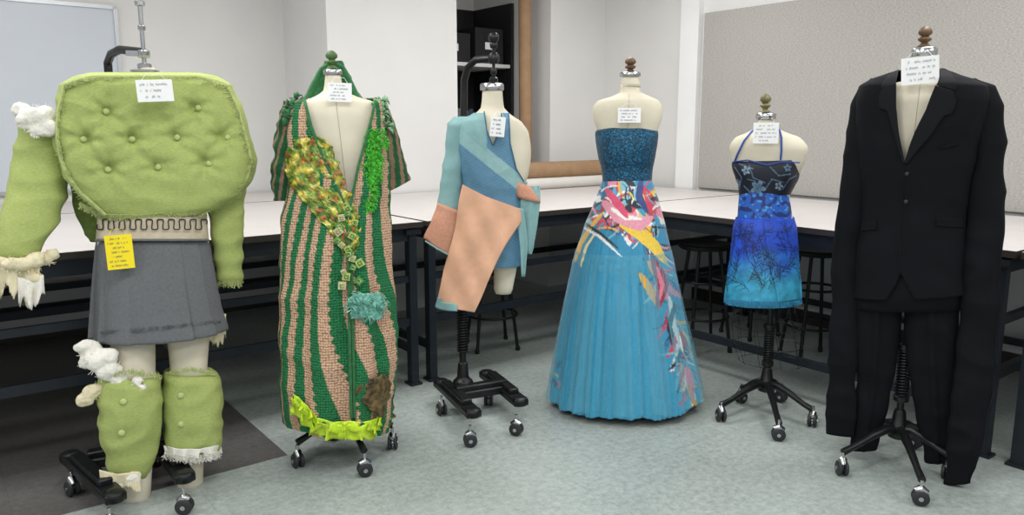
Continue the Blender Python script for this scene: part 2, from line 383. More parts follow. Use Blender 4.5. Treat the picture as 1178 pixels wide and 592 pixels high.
# ================= ROOM =================
TH=math.radians(37.5); U=Vector((math.cos(TH),math.sin(TH),0)); Wd=Vector((U.y,-U.x,0)); C=Vector((.84,7.16,0))
def R(p,q,z=0): return C-U*p+Wd*q+Vector((0,0,z))
def rbox(name,p0,p1,q0,q1,z0,z1,mat,kind='structure',bev=0,parent=None):
    b=MB(); b.box(0,0,0,abs(p1-p0),abs(q1-q0),z1-z0); o=b.obj(name,mat,None,30,flat=True)
    o.location=R((p0+p1)/2,(q0+q1)/2,(z0+z1)/2); o.rotation_euler=(0,0,TH)
    if kind:o['kind']=kind
    if bev:
        md=o.modifiers.new('b','BEVEL'); md.width=bev; md.segments=2
    return o
def floor_mat():
    m=bpy.data.materials.new('vinyl_floor'); m.use_nodes=True; nt=m.node_tree;N=nt.nodes;K=nt.links;b=N['Principled BSDF']
    tc=N.new('ShaderNodeTexCoord'); sx=N.new('ShaderNodeSeparateXYZ'); K.new(tc.outputs['Object'],sx.inputs[0])
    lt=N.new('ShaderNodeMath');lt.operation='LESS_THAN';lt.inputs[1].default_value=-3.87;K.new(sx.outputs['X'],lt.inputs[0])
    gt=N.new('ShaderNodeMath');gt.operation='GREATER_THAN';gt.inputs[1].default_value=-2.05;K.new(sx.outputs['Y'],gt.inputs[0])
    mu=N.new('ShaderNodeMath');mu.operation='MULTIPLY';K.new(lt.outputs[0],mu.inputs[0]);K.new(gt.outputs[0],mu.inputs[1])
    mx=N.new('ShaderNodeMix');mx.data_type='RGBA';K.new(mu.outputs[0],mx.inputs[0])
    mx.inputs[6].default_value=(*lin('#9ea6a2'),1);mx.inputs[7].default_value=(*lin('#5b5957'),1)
    nz=N.new('ShaderNodeTexNoise');nz.inputs['Scale'].default_value=34;nz.inputs['Detail'].default_value=6;nz.inputs['Roughness'].default_value=.8;K.new(tc.outputs['Object'],nz.inputs['Vector'])
    n2=N.new('ShaderNodeTexNoise');n2.inputs['Scale'].default_value=1.7;n2.inputs['Detail'].default_value=5;K.new(tc.outputs['Object'],n2.inputs['Vector'])
    n2b=N.new('ShaderNodeMath');n2b.operation='MULTIPLY';n2b.inputs[1].default_value=.4;K.new(n2.outputs['Fac'],n2b.inputs[0])
    ad=N.new('ShaderNodeMath');ad.operation='ADD';K.new(nz.outputs['Fac'],ad.inputs[0]);K.new(n2b.outputs[0],ad.inputs[1])
    mr=N.new('ShaderNodeMapRange');mr.inputs['From Min'].default_value=.5;mr.inputs['From Max'].default_value=.9;mr.inputs['To Min'].default_value=.68;mr.inputs['To Max'].default_value=1.32
    K.new(ad.outputs[0],mr.inputs['Value'])
    br=N.new('ShaderNodeTexBrick');br.offset=0;br.inputs['Scale'].default_value=1.0;br.inputs['Brick Width'].default_value=.61;br.inputs['Row Height'].default_value=.61;br.inputs['Mortar Size'].default_value=.002
    br.inputs['Color1'].default_value=(1,1,1,1);br.inputs['Color2'].default_value=(.96,.965,.96,1);br.inputs['Mortar'].default_value=(.83,.83,.83,1)
    K.new(tc.outputs['Object'],br.inputs['Vector'])
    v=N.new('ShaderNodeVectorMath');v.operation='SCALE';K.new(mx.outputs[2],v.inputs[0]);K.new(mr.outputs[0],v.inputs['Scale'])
    v2=N.new('ShaderNodeVectorMath');v2.operation='MULTIPLY';K.new(v.outputs[0],v2.inputs[0]);K.new(br.outputs['Color'],v2.inputs[1])
    K.new(v2.outputs[0],b.inputs['Base Color']); b.inputs['Roughness'].default_value=.36
    return m
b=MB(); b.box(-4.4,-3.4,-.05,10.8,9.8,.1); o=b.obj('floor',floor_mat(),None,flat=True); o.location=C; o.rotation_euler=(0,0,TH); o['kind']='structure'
rbox('ceiling',-.2,9.2,-1.3,8,2.95,3.05,m_ceil)
rbox('wall_left',2.0,9.2,-.9,-.79,0,2.95,m_wall)
rbox('wall_back',-.2,2.0,-1.25,-1.15,0,2.95,m_wall)
rbox('trim_1',1.6,2.68,-.89,0,0,2.95,m_wall)
rbox('trim_2',0,.644,-1.2,0,0,2.95,m_wall)
rbox('wall_right',-.1,0,-1.3,8,0,2.95,m_wall)
rbox('trim_3',0,.06,.92,1.1,0,2.95,m_trim)
rbox('baseboard_right',0,.015,1.1,8,0,.1,m_edge)
rbox('baseboard_left',2.69,9,-.79,-.775,0,.1,m_edge)
o=rbox('pinboard',0.002,.03,1.13,6.0,.93,2.29,m_pin,None,.004); o['label']='large beige-grey fabric pinboard on the wall above tables'; o['category']='pinboard'
wb=empty('whiteboard',R(5.3,-.78,1.6),TH,'wall-mounted whiteboard with thin aluminium frame','whiteboard')
b=MB(); b.box(0,0,0,2.86,.015,1.2); b.obj('board_surface',m_wb,wb,flat=True)
b=MB()
for x in(-1.44,1.44): b.box(x,-.004,0,.025,.03,1.24)
for z in(-.61,.61): b.box(0,-.004,z,2.9,.03,.025)
b.obj('board_frame',m_alu,wb,flat=True)
sh=empty('storage_shelf',R(1.1,-.8,0),TH,'dark storage shelving with folders and boxes in a wall alcove','shelf')
b=MB()
for x in(-.42,.43): b.box(x,0,1.25,.03,.6,2.5)
b.box(0,.3,1.25,.86,.02,2.5)
b.obj('shelf_frame',m_dark,sh,flat=True)
for z in(.5,.95,1.28,1.95):
    b=MB(); b.box(0,0,z,.82,.58,.03); b.obj('shelf_board',m_trim if z>1.9 else m_dark,sh,flat=True)
x=-.38;rd=random.Random(3)
for i in range(16):
    w=rd.uniform(.02,.045);h=rd.uniform(.2,.28)
    b=MB(); b.box(0,0,h/2,w*.92,.2,h); col=rd.choice(['#d8d8d4','#2e3238','#e9e5da','#3a4650','#b9b2a4','#8a4033'])
    o=b.obj('book',M('book_cover',col,.7,ns=20),None,flat=True); o.location=R(1.1-x-w/2,-.62,1.296); o.rotation_euler=(0,0,TH); o['label']='upright binder or book on a dark shelf'; o['category']='book'; o['group']='books on the alcove shelf'; x+=w+.002
for i,(x,w,h) in enumerate(((-.2,.35,.24),(.18,.3,.3))):
    b=MB(); b.box(0,0,h/2,w,.3,h); b.box(0,-.151,h/2,w*.3,.002,.06,1)
    o=b.obj('storage_box',[m_dark,m_card],None,flat=True); o.location=R(1.1-x,-.66,1.966); o.rotation_euler=(0,0,TH); o['label']='black storage box on a white shelf'; o['category']='box'
def roll(name,P0,P1,r,mat,label,cat='paper roll'):
    b=MB(); d=(P1-P0); L=d.length
    sg=32
    vs=[];fs=[]
    for z,rr in((0,r*.35),(0,r),(L,r),(L,r*.35),(L-.05,r*.33),(.05,r*.33)):
        for k in range(sg): vs.append((rr*math.cos(2*math.pi*k/sg),rr*math.sin(2*math.pi*k/sg),z))
    for i in range(6):
        j=(i+1)%6
        for k in range(sg): fs.append((i*sg+k,i*sg+(k+1)%sg,j*sg+(k+1)%sg,j*sg+k))
    b.add(vs,fs); o=b.obj(name,mat,None,40); o.location=P0; o.rotation_mode='QUATERNION'; o.rotation_quaternion=d.to_track_quat('Z','Y'); o['label']=label;o['category']=cat; return o
roll('paper_roll',R(.83,-.1,.915),R(.82,-.14,2.9),.055,m_kraft,'tall kraft paper roll standing upright in the alcove')
def table(p0,p1,q0,q1,lab):
    cx=(p0+p1)/2;cy=(q0+q1)/2; w=p1-p0;d=q1-q0
    e=empty('work_table',R(cx,cy),TH,lab,'table','large work tables along the walls')
    b=MB(); b.box(0,0,.9,w-.006,d,.03); o=b.obj('table_top',[m_top,m_edge],e,flat=True)
    for pg in o.data.polygons:
        if abs(pg.normal.z)<.5: pg.material_index=1
    x1=w/2-.05;y1=d/2-.06
    for x in(-x1,x1):
        for y in(-y1,y1):
            b=MB(); b.box(0,0,.44,.045,.05,.87); b.box(0,0,.006,.07,.08,.012); b.box(0,0,.86,.09,.08,.03)
            o=b.obj('leg',m_leg,e,flat=True); o.location=(x,y,0)
    for (x,y,sx,sy,z,sz) in ((0,y1,w-.1,.03,.845,.07),(0,-y1,w-.1,.03,.845,.07),(x1,0,.03,d-.12,.845,.07),(-x1,0,.03,d-.12,.845,.07),
         (0,-y1,w-.1,.03,.60,.035),(0,-y1,w-.1,.03,.36,.045),(0,y1,w-.1,.03,.36,.045),(x1,0,.03,d-.12,.2,.04),(-x1,0,.03,d-.12,.2,.04)):
        b=MB(); b.box(0,0,0,sx,sy,sz); o=b.obj('stretcher',m_leg,e,flat=True); o.location=(x,y,z)
    return e
table(0.08,2.88,.02,1.62,'white-topped work table with dark steel frame below the alcove')
table(2.9,5.7,.02,1.62,'white-topped work table with blue-grey steel frame near whiteboard')
table(2.72,5.5,-.76,.0,'narrow white-topped table pushed against the whiteboard wall')
table(5.72,8.5,.02,1.62,'white-topped work table with blue-grey frame ending the row')
table(0.08,1.5,1.64,3.96,'white-topped work table in front of the fabric pinboard')
table(0.08,1.5,3.98,6.3,'white-topped work table at the end of the pinboard row')
roll('paper_roll',R(1.35,.35,.915+.045),R(.15,.35,.915+.045),.045,m_roll,'white paper roll lying on the work table')
roll('paper_roll',R(1.5,.24,.915+.04),R(.2,.24,.915+.04),.04,m_roll,'narrow white paper roll lying on the work table')
roll('paper_roll',R(1.42,.295,1.062),R(.12,.295,1.062),.07,m_kraft,'thick kraft paper roll lying on other rolls')
def stool(px,py,h,lab,rot=0):
    P=F(px,py); e=empty('stool',P,rot,lab,'stool','stools under the tables')
    b=MB(); b.lathe(0,0,[(.01,h-.035),(.15,h-.035),(.165,h-.025),(.17,h-.01),(.16,h),(.1,h-.006),(.01,h-.008)],0,32); b.obj('seat',m_blk,e,50)
    for k in range(4):
        a=math.pi/4+k*math.pi/2; b=MB(); b.sweep([(.1*math.cos(a),.1*math.sin(a),h-.03),(.19*math.cos(a),.19*math.sin(a),0.012)],.011,0,10); b.lathe(.19*math.cos(a),.19*math.sin(a),[(.014,0),(.016,.02),(.012,.03)],0,10); b.obj('leg',m_blk,e)
    for z in(.22,.45):
        r=.19-(z/h)*.09+.004; b=MB(); b.sweep([(r*math.cos(k*math.pi/16),r*math.sin(k*math.pi/16),z) for k in range(33)],.008,0,8); b.obj('foot_ring',m_blk,e)
stool(806,400,.69,'black metal stool with round seat and foot rings',.2)
stool(862,384,.69,'black metal stool beneath the pinboard table',.5)
stool(932,412,.69,'black metal stool with round seat beneath the table',.1)
stool(1045,455,.69,'black metal stool standing by the table leg',.9)
stool(566,398,.66,'black metal stool tucked under the alcove table',.3)
# ================= shared garment helpers
def smooth(pts,n=6):
    out=[]
    for i in range(len(pts)-1):
        for q in range(n): out.append([pts[i][j]+(pts[i+1][j]-pts[i][j])*q/n for j in range(len(pts[0]))])
    return out+[list(pts[-1])]
def fringe(fig,edge,n,l,mat,parent,name='raw_fringe',S=None,off=.004,d=0,seed=1,w=.0012,spread=4):
    rd=random.Random(seed); b=MB()
    for i in range(n):
        t=rd.random()*(len(edge)-1); k=min(int(t),len(edge)-2); fr=t-k
        x=edge[k][0]*(1-fr)+edge[k+1][0]*fr; y=edge[k][1]*(1-fr)+edge[k+1][1]*fr
        l2=l*rd.uniform(.4,1.2); P=[]
        for q in range(4):
            xx=x+rd.uniform(-1,1)*spread*q/3; yy=y+l2*q/3
            P.append((fig.sp(S,xx,yy,off) if S else fig.L(xx,yy,d))+Vector((0,rd.uniform(-.004,.004),0)))
        b.sweep(P,w,0,4)
    o=b.obj(name,mat,parent); o['kind']='stuff'; return o
tex=bpy.data.textures.new('wad','CLOUDS'); tex.noise_scale=.035; tex.noise_depth=4
def wad(fig,cl,mat,parent,name='cotton_stuffing',seed=1,label=None,vox=.0035,st=.016,flat=.8):
    rd=random.Random(seed); b=MB(); W_=MB()
    for x,y,d,r in cl:
        R0=fig.m(x,y,r); c=fig.L(x,y,d); b.ball(c,R0*.95,0,.5,12,3,(1.15,flat,.95))
        for k in range(4):
            dr=Vector((rd.uniform(-1,1),rd.uniform(-.5,.2),rd.uniform(-1,1)))
            b.ball(c+dr*R0*.6,R0*rd.uniform(.4,.65),0,.8,14,3,(rd.uniform(.9,1.6),flat,rd.uniform(.7,1.2)))
        for k in range(14):
            a=rd.random()*6.28; dr=Vector((math.cos(a),-rd.random()*.6,math.sin(a))); sd=Vector((rd.uniform(-1,1),rd.uniform(-1,1),rd.uniform(-1,1)))*.5
            W_.sweep([c+dr*R0*.8,c+dr*R0*1.1+sd*R0*.2,c+dr*R0*1.2+sd*R0*.5],[.0014,.0009,.0004],0,4)
    o=b.obj(name,mat,parent,180,label)
    m=o.modifiers.new('r','REMESH'); m.mode='VOXEL'; m.voxel_size=vox; m.use_smooth_shade=True
    m=o.modifiers.new('sm','SMOOTH'); m.iterations=8
    m=o.modifiers.new('d','DISPLACE'); m.texture=tex; m.strength=st; m.mid_level=.5
    o['kind']='stuff'
    w2_=W_.obj('cotton_wisps',mat,parent); w2_['kind']='stuff'
    return o
def ruffle(fig,pts,h,mat,parent,name,d,amp=.02,wn=6,thick=.002,seed=1,label=None,hj=.25,S=None,jag=.12,spr=2):
    n=len(pts)*20; vs=[];fs=[]; rows=9
    for i in range(n+1):
        t=i/n*(len(pts)-1);k=min(int(t),len(pts)-2);fr=t-k
        x=pts[k][0]*(1-fr)+pts[k+1][0]*fr;y=pts[k][1]*(1-fr)+pts[k+1][1]*fr
        hh=h*(1+hj*noise.noise(Vector((i*.08,seed,0)))*1.5+jag*noise.noise(Vector((i*.8,seed,5))))
        for j in range(rows):
            q=j/(rows-1); w=amp*q*math.sin(i/n*wn*2*math.pi+1.2*math.sin(i*.05+seed))+amp*.4*q*noise.noise(Vector((i*.1,j*.4,seed)))
            xx=x+spr*q*math.cos(i/n*wn*6.28); yy=y+hh*q
            vs.append(fig.sp(S,xx,yy,.012+amp*.8*q+w) if S else fig.L(xx,yy,d-abs(amp)*q*.5+w))
    for i in range(n):
        for j in range(rows-1): fs.append((i*rows+j,i*rows+j+1,(i+1)*rows+j+1,(i+1)*rows+j))
    b=MB(); b.add(vs,fs); o=b.obj(name,mat,parent,180,label); md=o.modifiers.new('s','SOLIDIFY'); md.thickness=thick; return o
def ribbons(fig,cl,mat,parent,name,seed=1,n=10,l=.05,w=.012,label=None):
    rd=random.Random(seed); b=MB()
    for x,y,d in cl:
        c=fig.L(x,y,d)
        for k in range(n):
            a=rd.random()*6.28; dr=Vector((math.cos(a),-abs(rd.random())*.8,math.sin(a))).normalized(); sd=dr.cross(Vector((rd.random(),rd.random(),rd.random()))).normalized()
            P=[c,c+dr*l*.5+sd*l*.25,c+dr*l,c+dr*l*1.1-sd*l*.3+Vector((0,0,-l*.3))]
            b.sweep(P,[w*.3,w,w*.9,w*.2],0,6,.25)
    o=b.obj(name,mat,parent,180,label); o['kind']='stuff'; return o
# ================= FIG 1 green quilted =================
A=Fig(150,560,'dress_form','full-leg form in quilted lime green top and grey pleated skirt')
tufts=[(122,128),(228,124),(152,160),(204,158),(124,195),(182,192),(240,188),(96,160),(262,158),(176,128)]
TL=[A.L(x,y,-.2) for x,y in tufts]
def dispA(p,u,v):
    d=.004*fbm(p,6)
    if .22<u<.78:
        for t in TL:
            dx=p.x-t.x;dz=p.z-t.z; r2=dx*dx+dz*dz
            if r2<.03:
                a=math.atan2(dz,dx); r=math.sqrt(r2)
                d-=.03*math.exp(-r2/.0005)+.016*math.exp(-r2/.0035)
                d+=.005*math.cos(a*6+t.x*40)*math.exp(-((r-.045)/.025)**2)
    d+=.007*crease(p,8)*(1 if .22<u<.78 else .3)
    return d
TR=[(84,102,232,.3),(88,84,250,.38),(98,69,266,.4),(130,62,280,.4),(160,61,288,.4),(185,66,294,.4),(205,75,289,.41),(222,88,276,.44),(236,104,254,.54),(247,116,236,.6,0,-6)]
top,SA=A.loft('quilted_top',TR,m_lime,seg=240,step=1.5,n=3.0,disp=dispA,label='button-tufted lime green linen cushion top')
ol=[]
for p in TR: ol.append((p[1]+5,p[0]+(4 if p[0]<95 else 0)))
ol2=[(p[2]-5,p[0]+(4 if p[0]<95 else 0)) for p in TR]
loop=ol[::-1]+ol2
b=MB(); P=[A.sp(SA,x,y,.004) for x,y in smooth(loop,4)]; b.sweep(P,.0065,0,8); b.obj('piping',m_limes,top,label='frayed piped edge of the cushion')
fringe(A,loop,520,5,m_limes,top,name='frayed_edge',S=SA,off=.010,seed=41,spread=6,w=.0009)
for i,(x,y) in enumerate(tufts[:9]):
    b=MB(); P=A.sp(SA,x,y,-.024); b.ball(P,.011,0,sc=(1,.6,1),sub=2); b.obj('tuft_button',m_limes,top)
fringe(A,[(92,232),(118,246),(160,247),(234,240),(270,222)],460,7,m_limes,top,S=SA,off=.003,seed=2,spread=3)
_,SB=A.loft('torso',[(78,160,178,1),(90,155,182,1),(110,110,225,.36),(150,105,235,.36),(220,112,236,.42),(245,113,237,.52),(262,112,238,.6),(275,110,240,.64),(320,112,244,.7),(372,116,246,.7)],m_cream,seg=48,label='off-white canvas torso')
A.loft('waist_band',[(246,112,238,.60),(262,111,239,.63),(276,110,240,.66)],M('beige_band','#c3b69f',.9,ns=40,nv=.08,bump=.4,bs=300),seg=64,capT=False,capB=False,label='beige elastic band at the waist')
ZL=-.10
A.loft('leg',[(350,120,178,.9,-.04),(430,131,179,.95,ZL),(500,137,177,1,ZL),(560,140,174,1,ZL),(590,141,172,1,ZL)],m_cream,label='off-white canvas mannequin leg')
A.loft('leg',[(350,188,243,.9,-.02),(430,196,238,.95,-.07),(510,201,235,1,-.07),(575,204,233,1,-.07)],m_cream,label='off-white canvas mannequin leg')
b=MB(); P=[]
for i in range(221):
    x=112+126*i/220; t=i/220*10*2*math.pi; P.append(A.sp(SB,x-1.6*math.sin(2*t),258+6.5*math.tanh(1.5*math.sin(t)),.018))
b.sweep(P,.0024,0,6)
b.obj('wire_spring',m_blk,A.root,label='wavy black sprung wire around the waist')
def skm(u,v):
    t=(u*11+.25*math.sin(u*20))%1; pl=t if t<.9 else (1-t)/.1*.9
    return 1+ (.02+.05*v)*(pl-.5) ,0
skt,SS=A.loft('skirt',[(272,111,239,.68),(285,109,243,.72),(320,106,249,.78),(350,104,255,.82),(380,102,262,.86,0,-14)],m_grey,seg=340,step=3,mod=skm,capB=False,capT=False,label='short grey wool pleated skirt',solid=.003)
b=MB(); b.sweep([A.sp(SS,112+126*i/30,276,.004) for i in range(31)],.014,0,8,.35); b.obj('waistband',m_grey,skt)
fringe(A,[(106,381),(150,378),(200,373),(256,367)],160,4,m_grey,skt,S=SS,off=.004,seed=5,w=.0008)
ruffle(A,[(240,360),(250,360),(260,361)],34,m_ivory,skt,'torn_lining',-.06,.006,1.3,seed=6,hj=.3,jag=.2,spr=0,label='torn ivory lining hanging from the hem')
def dsl(p,u,v): return .009*crease(p,8)+.004*fbm(p,5)
o1,Sl=A.loft('sleeve',[(126,30,66,.7,.07),(138,20,74,.85,.07),(170,16,76,.9,.06),(215,9,79,.85,.04),(255,-3,68,.8,.0),(288,-9,47,.75,-.03),(299,-7,42,.7,-.03)],m_lime,seg=90,step=3,disp=dsl,label='padded lime green linen sleeve')
o2,Sr=A.loft('sleeve',[(190,240,284,.8,.08),(225,238,281,.85,.05),(270,243,280,.85,.02),(316,248,280,.8,.02),(323,250,279,.75,.02)],m_lime,seg=90,step=3,disp=dsl,label='lime green linen sleeve with frayed cuff')
fringe(A,[(250,322),(279,322)],110,8,m_limes,o2,S=Sr,off=.002,seed=8,spread=2,w=.001)
A.loft('vest_lining',[(205,80,118,.5,.1),(240,86,122,.5,.1),(270,98,120,.5,.1),(278,104,116,.5,.1)],m_limed,seg=48,disp=dsl,label='darker olive green lining panel')
wad(A,[(26,126,-.02,10),(38,134,-.05,13),(52,130,-.03,12),(54,147,-.05,11),(30,142,-.05,9),(42,150,-.06,9)],m_white,o1,seed=1,label='torn white cotton wadding at the shoulder')
ruffle(A,[(-4,294),(14,298),(30,300),(46,296)],42,m_ivory,o1,'cuff_ruffle',-.09,.014,2.5,seed=3,hj=.5,jag=.15,label='torn ivory gauze cuff')
wad(A,[(54,298,-.06,9),(60,294,-.06,8),(40,300,-.09,11),(26,304,-.1,11),(12,304,-.1,9),(40,320,-.09,9)],m_ivory,o1,'gauze_bunch',3)
ruffle(A,[(20,318),(34,322),(50,316)],30,m_white,o1,'cuff_ruffle',-.1,.012,2,seed=4,hj=.5,jag=.15)
def dlw(p,u,v): return .008*crease(p,9)+.004*fbm(p,8)
w1,Sw=A.loft('leg_warmer',[(430,116,182,.9,ZL),(437,112,187,.95,ZL),(470,112,186,.95,ZL),(505,116,183,.95,ZL),(536,123,175,.95,ZL),(544,126,172,.9,ZL)],m_lime,seg=90,step=3,n=2.6,disp=dlw,label='lime green linen leg warmer spilling stuffing')
w2,Sw2=A.loft('leg_warmer',[(427,190,249,.9,-.07),(433,187,253,.95,-.07),(470,187,256,.95,-.07),(500,189,254,.95,-.07),(518,191,252,.95,-.07)],m_lime,seg=90,step=3,n=2.6,disp=dlw,label='lime green leg warmer with frayed white hem')
for S,w,x,y in((Sw,w1,142,462),(Sw,w1,140,498),(Sw2,w2,208,455),(Sw2,w2,208,488)):
    b=MB(); b.ball(A.sp(S,x,y,.002),.013,0,sc=(1,.5,1),sub=2); b.obj('tuft_button',m_limes,w)
fringe(A,[(114,436),(150,430),(186,436)],110,-6,m_limes,w1,S=Sw,seed=3,spread=2)
fringe(A,[(190,432),(220,427),(250,432)],110,-5,m_limes,w2,S=Sw2,seed=13,spread=2)
wad(A,[(104,404,-.14,12),(114,414,-.16,14),(126,426,-.17,13),(100,416,-.14,9),(138,436,-.17,8)],m_white,w1,seed=5,label='white cotton wadding spilling out at the knee')
wad(A,[(108,450,-.14,10),(99,459,-.14,8)],m_ivory,w1,'gauze_bunch',6)
wad(A,[(158,438,-.19,6),(164,445,-.2,4)],m_white,w1,'cotton_tuft',9,st=.01)
ruffle(A,[(188,512),(205,516),(230,516),(254,511)],11,m_white,w2,'frayed_hem',0,.008,5,seed=6,S=Sw2,hj=.5,label='frayed white cotton hem')
fringe(A,[(188,520),(220,525),(254,519)],160,8,m_white,w2,S=Sw2,off=.02,seed=33,spread=4)
ruffle(A,[(114,540),(135,545),(160,542)],18,m_ivory,w1,'frayed_hem',-.19,.010,2,seed=7,hj=.5,jag=.2)
wad(A,[(124,550,-.16,8),(138,556,-.17,8),(152,550,-.18,7)],m_white,w1,seed=8)
g=A.fl
hb=hbase(A,[(g(84,552),g(134,600)),(g(180,524),g(214,576))],(g(104,560),g(194,542)),[g(84,569),g(128,614),g(182,534),g(213,590)],g(150,545))
b=MB(); d0=.3
b.sweep([(A.L(125,85,d0).x,d0,.9),A.L(125,85,d0),A.L(124,72,d0),A.L(128,62,d0*.8),A.L(138,57,d0*.5),A.L(165,60,0)],.016,0,12)
p=A.L(125,85,d0); b.sweep([(g(150,545).x,g(150,545).y,.2),(p.x,d0,.5),(p.x,d0,.95)],.016,0,12)
b.obj('gallows_arm',m_blk,A.root,label='curved black hanging arm')
b=MB(); P0=A.L(167,84); P1=A.L(163,-30)
b.sweep([(P0.x,0,P0.z-.05),(P0.x,0,P1.z)],.008,0,12)
for y,r,h in((82,.05,.012),(76,.025,.02),(62,.022,.03),(32,.014,.02),(4,.018,.02)):
    z=A.L(165,y).z; b.lathe(P0.x,0,[(r*.8,z-h/2),(r,z-h/3),(r,z+h/3),(r*.7,z+h/2)],0,20)
b.box(P0.x-.03,0,A.L(165,62).z,.06,.02,.02); b.obj('hanging_rod',m_steel,A.root,label='steel hanging rod with clamp collars')
A.card(156,91,200,117,-.205,lines=3,seed=4,label='white handwritten paper tag',tilt=.05)
A.card(120,271,155,308,SS.depth(A.L(130,290).x,A.L(137,290).z)-.075,mat=m_yel,lines=7,seed=9,label='yellow printed tag pinned to the skirt',tilt=.03)
# ================= FIG 2 crochet =================
G=Fig(398,525,'dress_form','dress form in green and tan striped crochet robe, lime hem')
_,ST=G.loft('torso',[(86,374,392,1),(104,372,396,.95),(110,364,408,.8),(118,345,432,.6),(132,336,440,.6),(165,334,440,.62),(210,345,436,.68),(260,345,440,.7),(330,345,445,.75)],m_cream,seg=64,label='cream canvas torso')
b=MB(); b.sweep([G.sp(ST,386+.12*(y-112),y,.001) for y in range(112,232,6)],.001,0,5); b.obj('centre_seam',m_seam,G.root)
G.cap(383,80,86,22); G.finial(382,58,80,15,m_greenb)
b=MB()
P=[G.L(x,y,d) for x,y,d in((352,118,.07),(362,96,.08),(370,80,.08),(382,72,.08),(394,78,.08),(402,94,.08),(412,116,.07))]
b.sweep(P,[.016,.014,.012,.012,.012,.014,.016],0,10); 
G.loft('hood',[(70,374,394,.5,.09),(84,364,402,.5,.1),(100,358,408,.4,.1),(118,346,420,.4,.1)],m_dgreen,seg=64,step=2,disp=lambda p,u,v:.008*crease(p,25),label='green fabric hood hanging behind the neck')
b.obj('hood_edge',m_dgreen,G.root)
TG=lin('#1c7444');TT=lin('#d0a88b');TG2=lin('#124d29')
def stripe(x,y,u,v,p):
    w=u*35+1.4*math.sin(v*4.2+u*11)+.8*v+.3*math.sin(v*9+u*5)
    return TT if (w%2)+.09*math.sin(v*230)<1.0 else TG
def paintG(x,y,u,v,p):
    c=stripe(x,y,u,v,p)
    if .25<u<.75:
        if abs(x-(400+.03*(y-240)))<3 and y>236: return TG2
    return c
V=[(352,106),(430,106),(432,118),(412,190),(402,238),(396,238),(372,180),(350,120)]
def cutG(x,y,u,v): return .2<u<.8 and inpoly(x,y,V)
def modG(u,v):
    return 1+.06*min(1,v*1.8)*math.sin(u*2*math.pi*7+1.8*math.sin(u*12)+v*1.5)+.015*v*math.sin(u*2*math.pi*19)
def dG(p,u,v): return .008*fbm(p,7)+.008*crease(p,4)
rob,SG=G.loft('crochet_robe',[(112,345,434,.62),(118,334,443,.64),(132,328,446,.66),(165,329,447,.7),(210,328,448,.74),(260,322,448,.78),(330,322,452,.82),(400,323,455,.84),(460,325,451,.84),(486,328,447,.82,0,8)],m_croch,seg=340,step=1.5,mod=modG,disp=dG,paint=paintG,cut=cutG,capT=False,capB=False,label='long striped green and tan crochet robe',solid=.008)
b=MB(); 
b.sweep([G.sp(SG,x,y,.007) for x,y in smooth([(350,114),(358,145),(372,182),(388,215),(398,238),(401,300),(402,380),(404,480)])],.006,0,8)
b.sweep([G.sp(SG,x,y,.007) for x,y in smooth([(432,116),(424,150),(412,192),(403,238),(404,300),(406,380),(408,480)])],.006,0,8)
b.obj('edging',m_dgreen,rob)
def strG2(x,y,u,v,p): return TG if (u*9+v*1.2)%1>.45 else lin('#c49b7e')
def strG3(x,y,u,v,p): return TG if (u*8+v*1.5)%1>.35 else lin('#c49b7e')
G.loft('sleeve',[(116,326,346,.8),(140,319,345,.95),(175,314,340,1),(205,312,338,1),(230,315,335,.95)],m_croch,rob,seg=90,step=2,paint=strG3,disp=lambda p,u,v:.010*crease(p,14),capB=False,solid=.005,label='short green crochet sleeve')
G.loft('sleeve',[(116,424,444,.8),(140,428,455,.95,0,8),(170,432,463,1,0,10),(195,437,469,1,0,4),(214,441,472,.95,0,-16)],m_croch,rob,seg=90,step=2,paint=strG2,disp=lambda p,u,v:.006*fbm(p,25),capB=False,solid=.005,label='short flared crochet sleeve')
def tieP(x,y,u,v,p):
    n=noise.noise(Vector((x*.11,y*.11,1))); n2=noise.noise(Vector((x*.25,y*.25,7))); n3=noise.noise(Vector((x*.5,y*.5,3)))
    if n>.2: return lin('#c9b23c') if n3>-.1 else lin('#ded67c')
    if n<-.2: return lin('#b3662a') if n2>.0 else lin('#2f5a28')
    return lin('#6a8a32') if n2>0 else (lin('#9c9438') if n3>0 else lin('#3f6a2c'))
G.sheet('satin_patch',[(342,160,366,157),(332,168,382,169),(328,182,389,188),(330,204,396,206),(344,226,404,228),(360,244,411,246),(376,262,415,264),(388,280,413,282),(395,292,405,292)],m_foil,SG,.009,parent=rob,cols=40,crump=.011,edge=6,sub=8,thick=.002,paint=tieP,label='shiny crumpled green-gold satin appliqué')
ribbons(G,[(334,122,-.04),(328,134,-.05),(342,115,-.03)],m_dgreen,rob,'shoulder_ribbon',2,12,.026,.013,'dark green ribbon bow on the shoulder')
ribbons(G,[(434,122,-.05),(441,132,-.06),(446,146,-.06),(440,118,-.03)],M('sage_ribbon','#7ba37c',.6,ns=80,nv=.4,bump=.4,bs=150),rob,'shoulder_ribbon',4,12,.026,.011,'grey-green ribbon ruffle on the shoulder')
ribbons(G,[(436-.2*(y-150)+random.uniform(-12,12),y,SG.depth(G.L(430,y).x,G.L(430,y).z)-.012) for y in range(152,246,3) for _ in (0,1,2,3)],m_fgreen,rob,'feather_trim',5,8,.017,.005,'bright green shaggy trim beside the neckline')
mats=[M('yarn_square_pale','#a9b86a',.9,ns=100,nv=.3,bump=.5,bs=300),M('yarn_square_green','#4c8f3c',.9,ns=100,nv=.3,bump=.5,bs=300),M('yarn_square_cream','#bfb990',.9,ns=100,nv=.2,bump=.5,bs=300)]
b=MB();rd=random.Random(11)
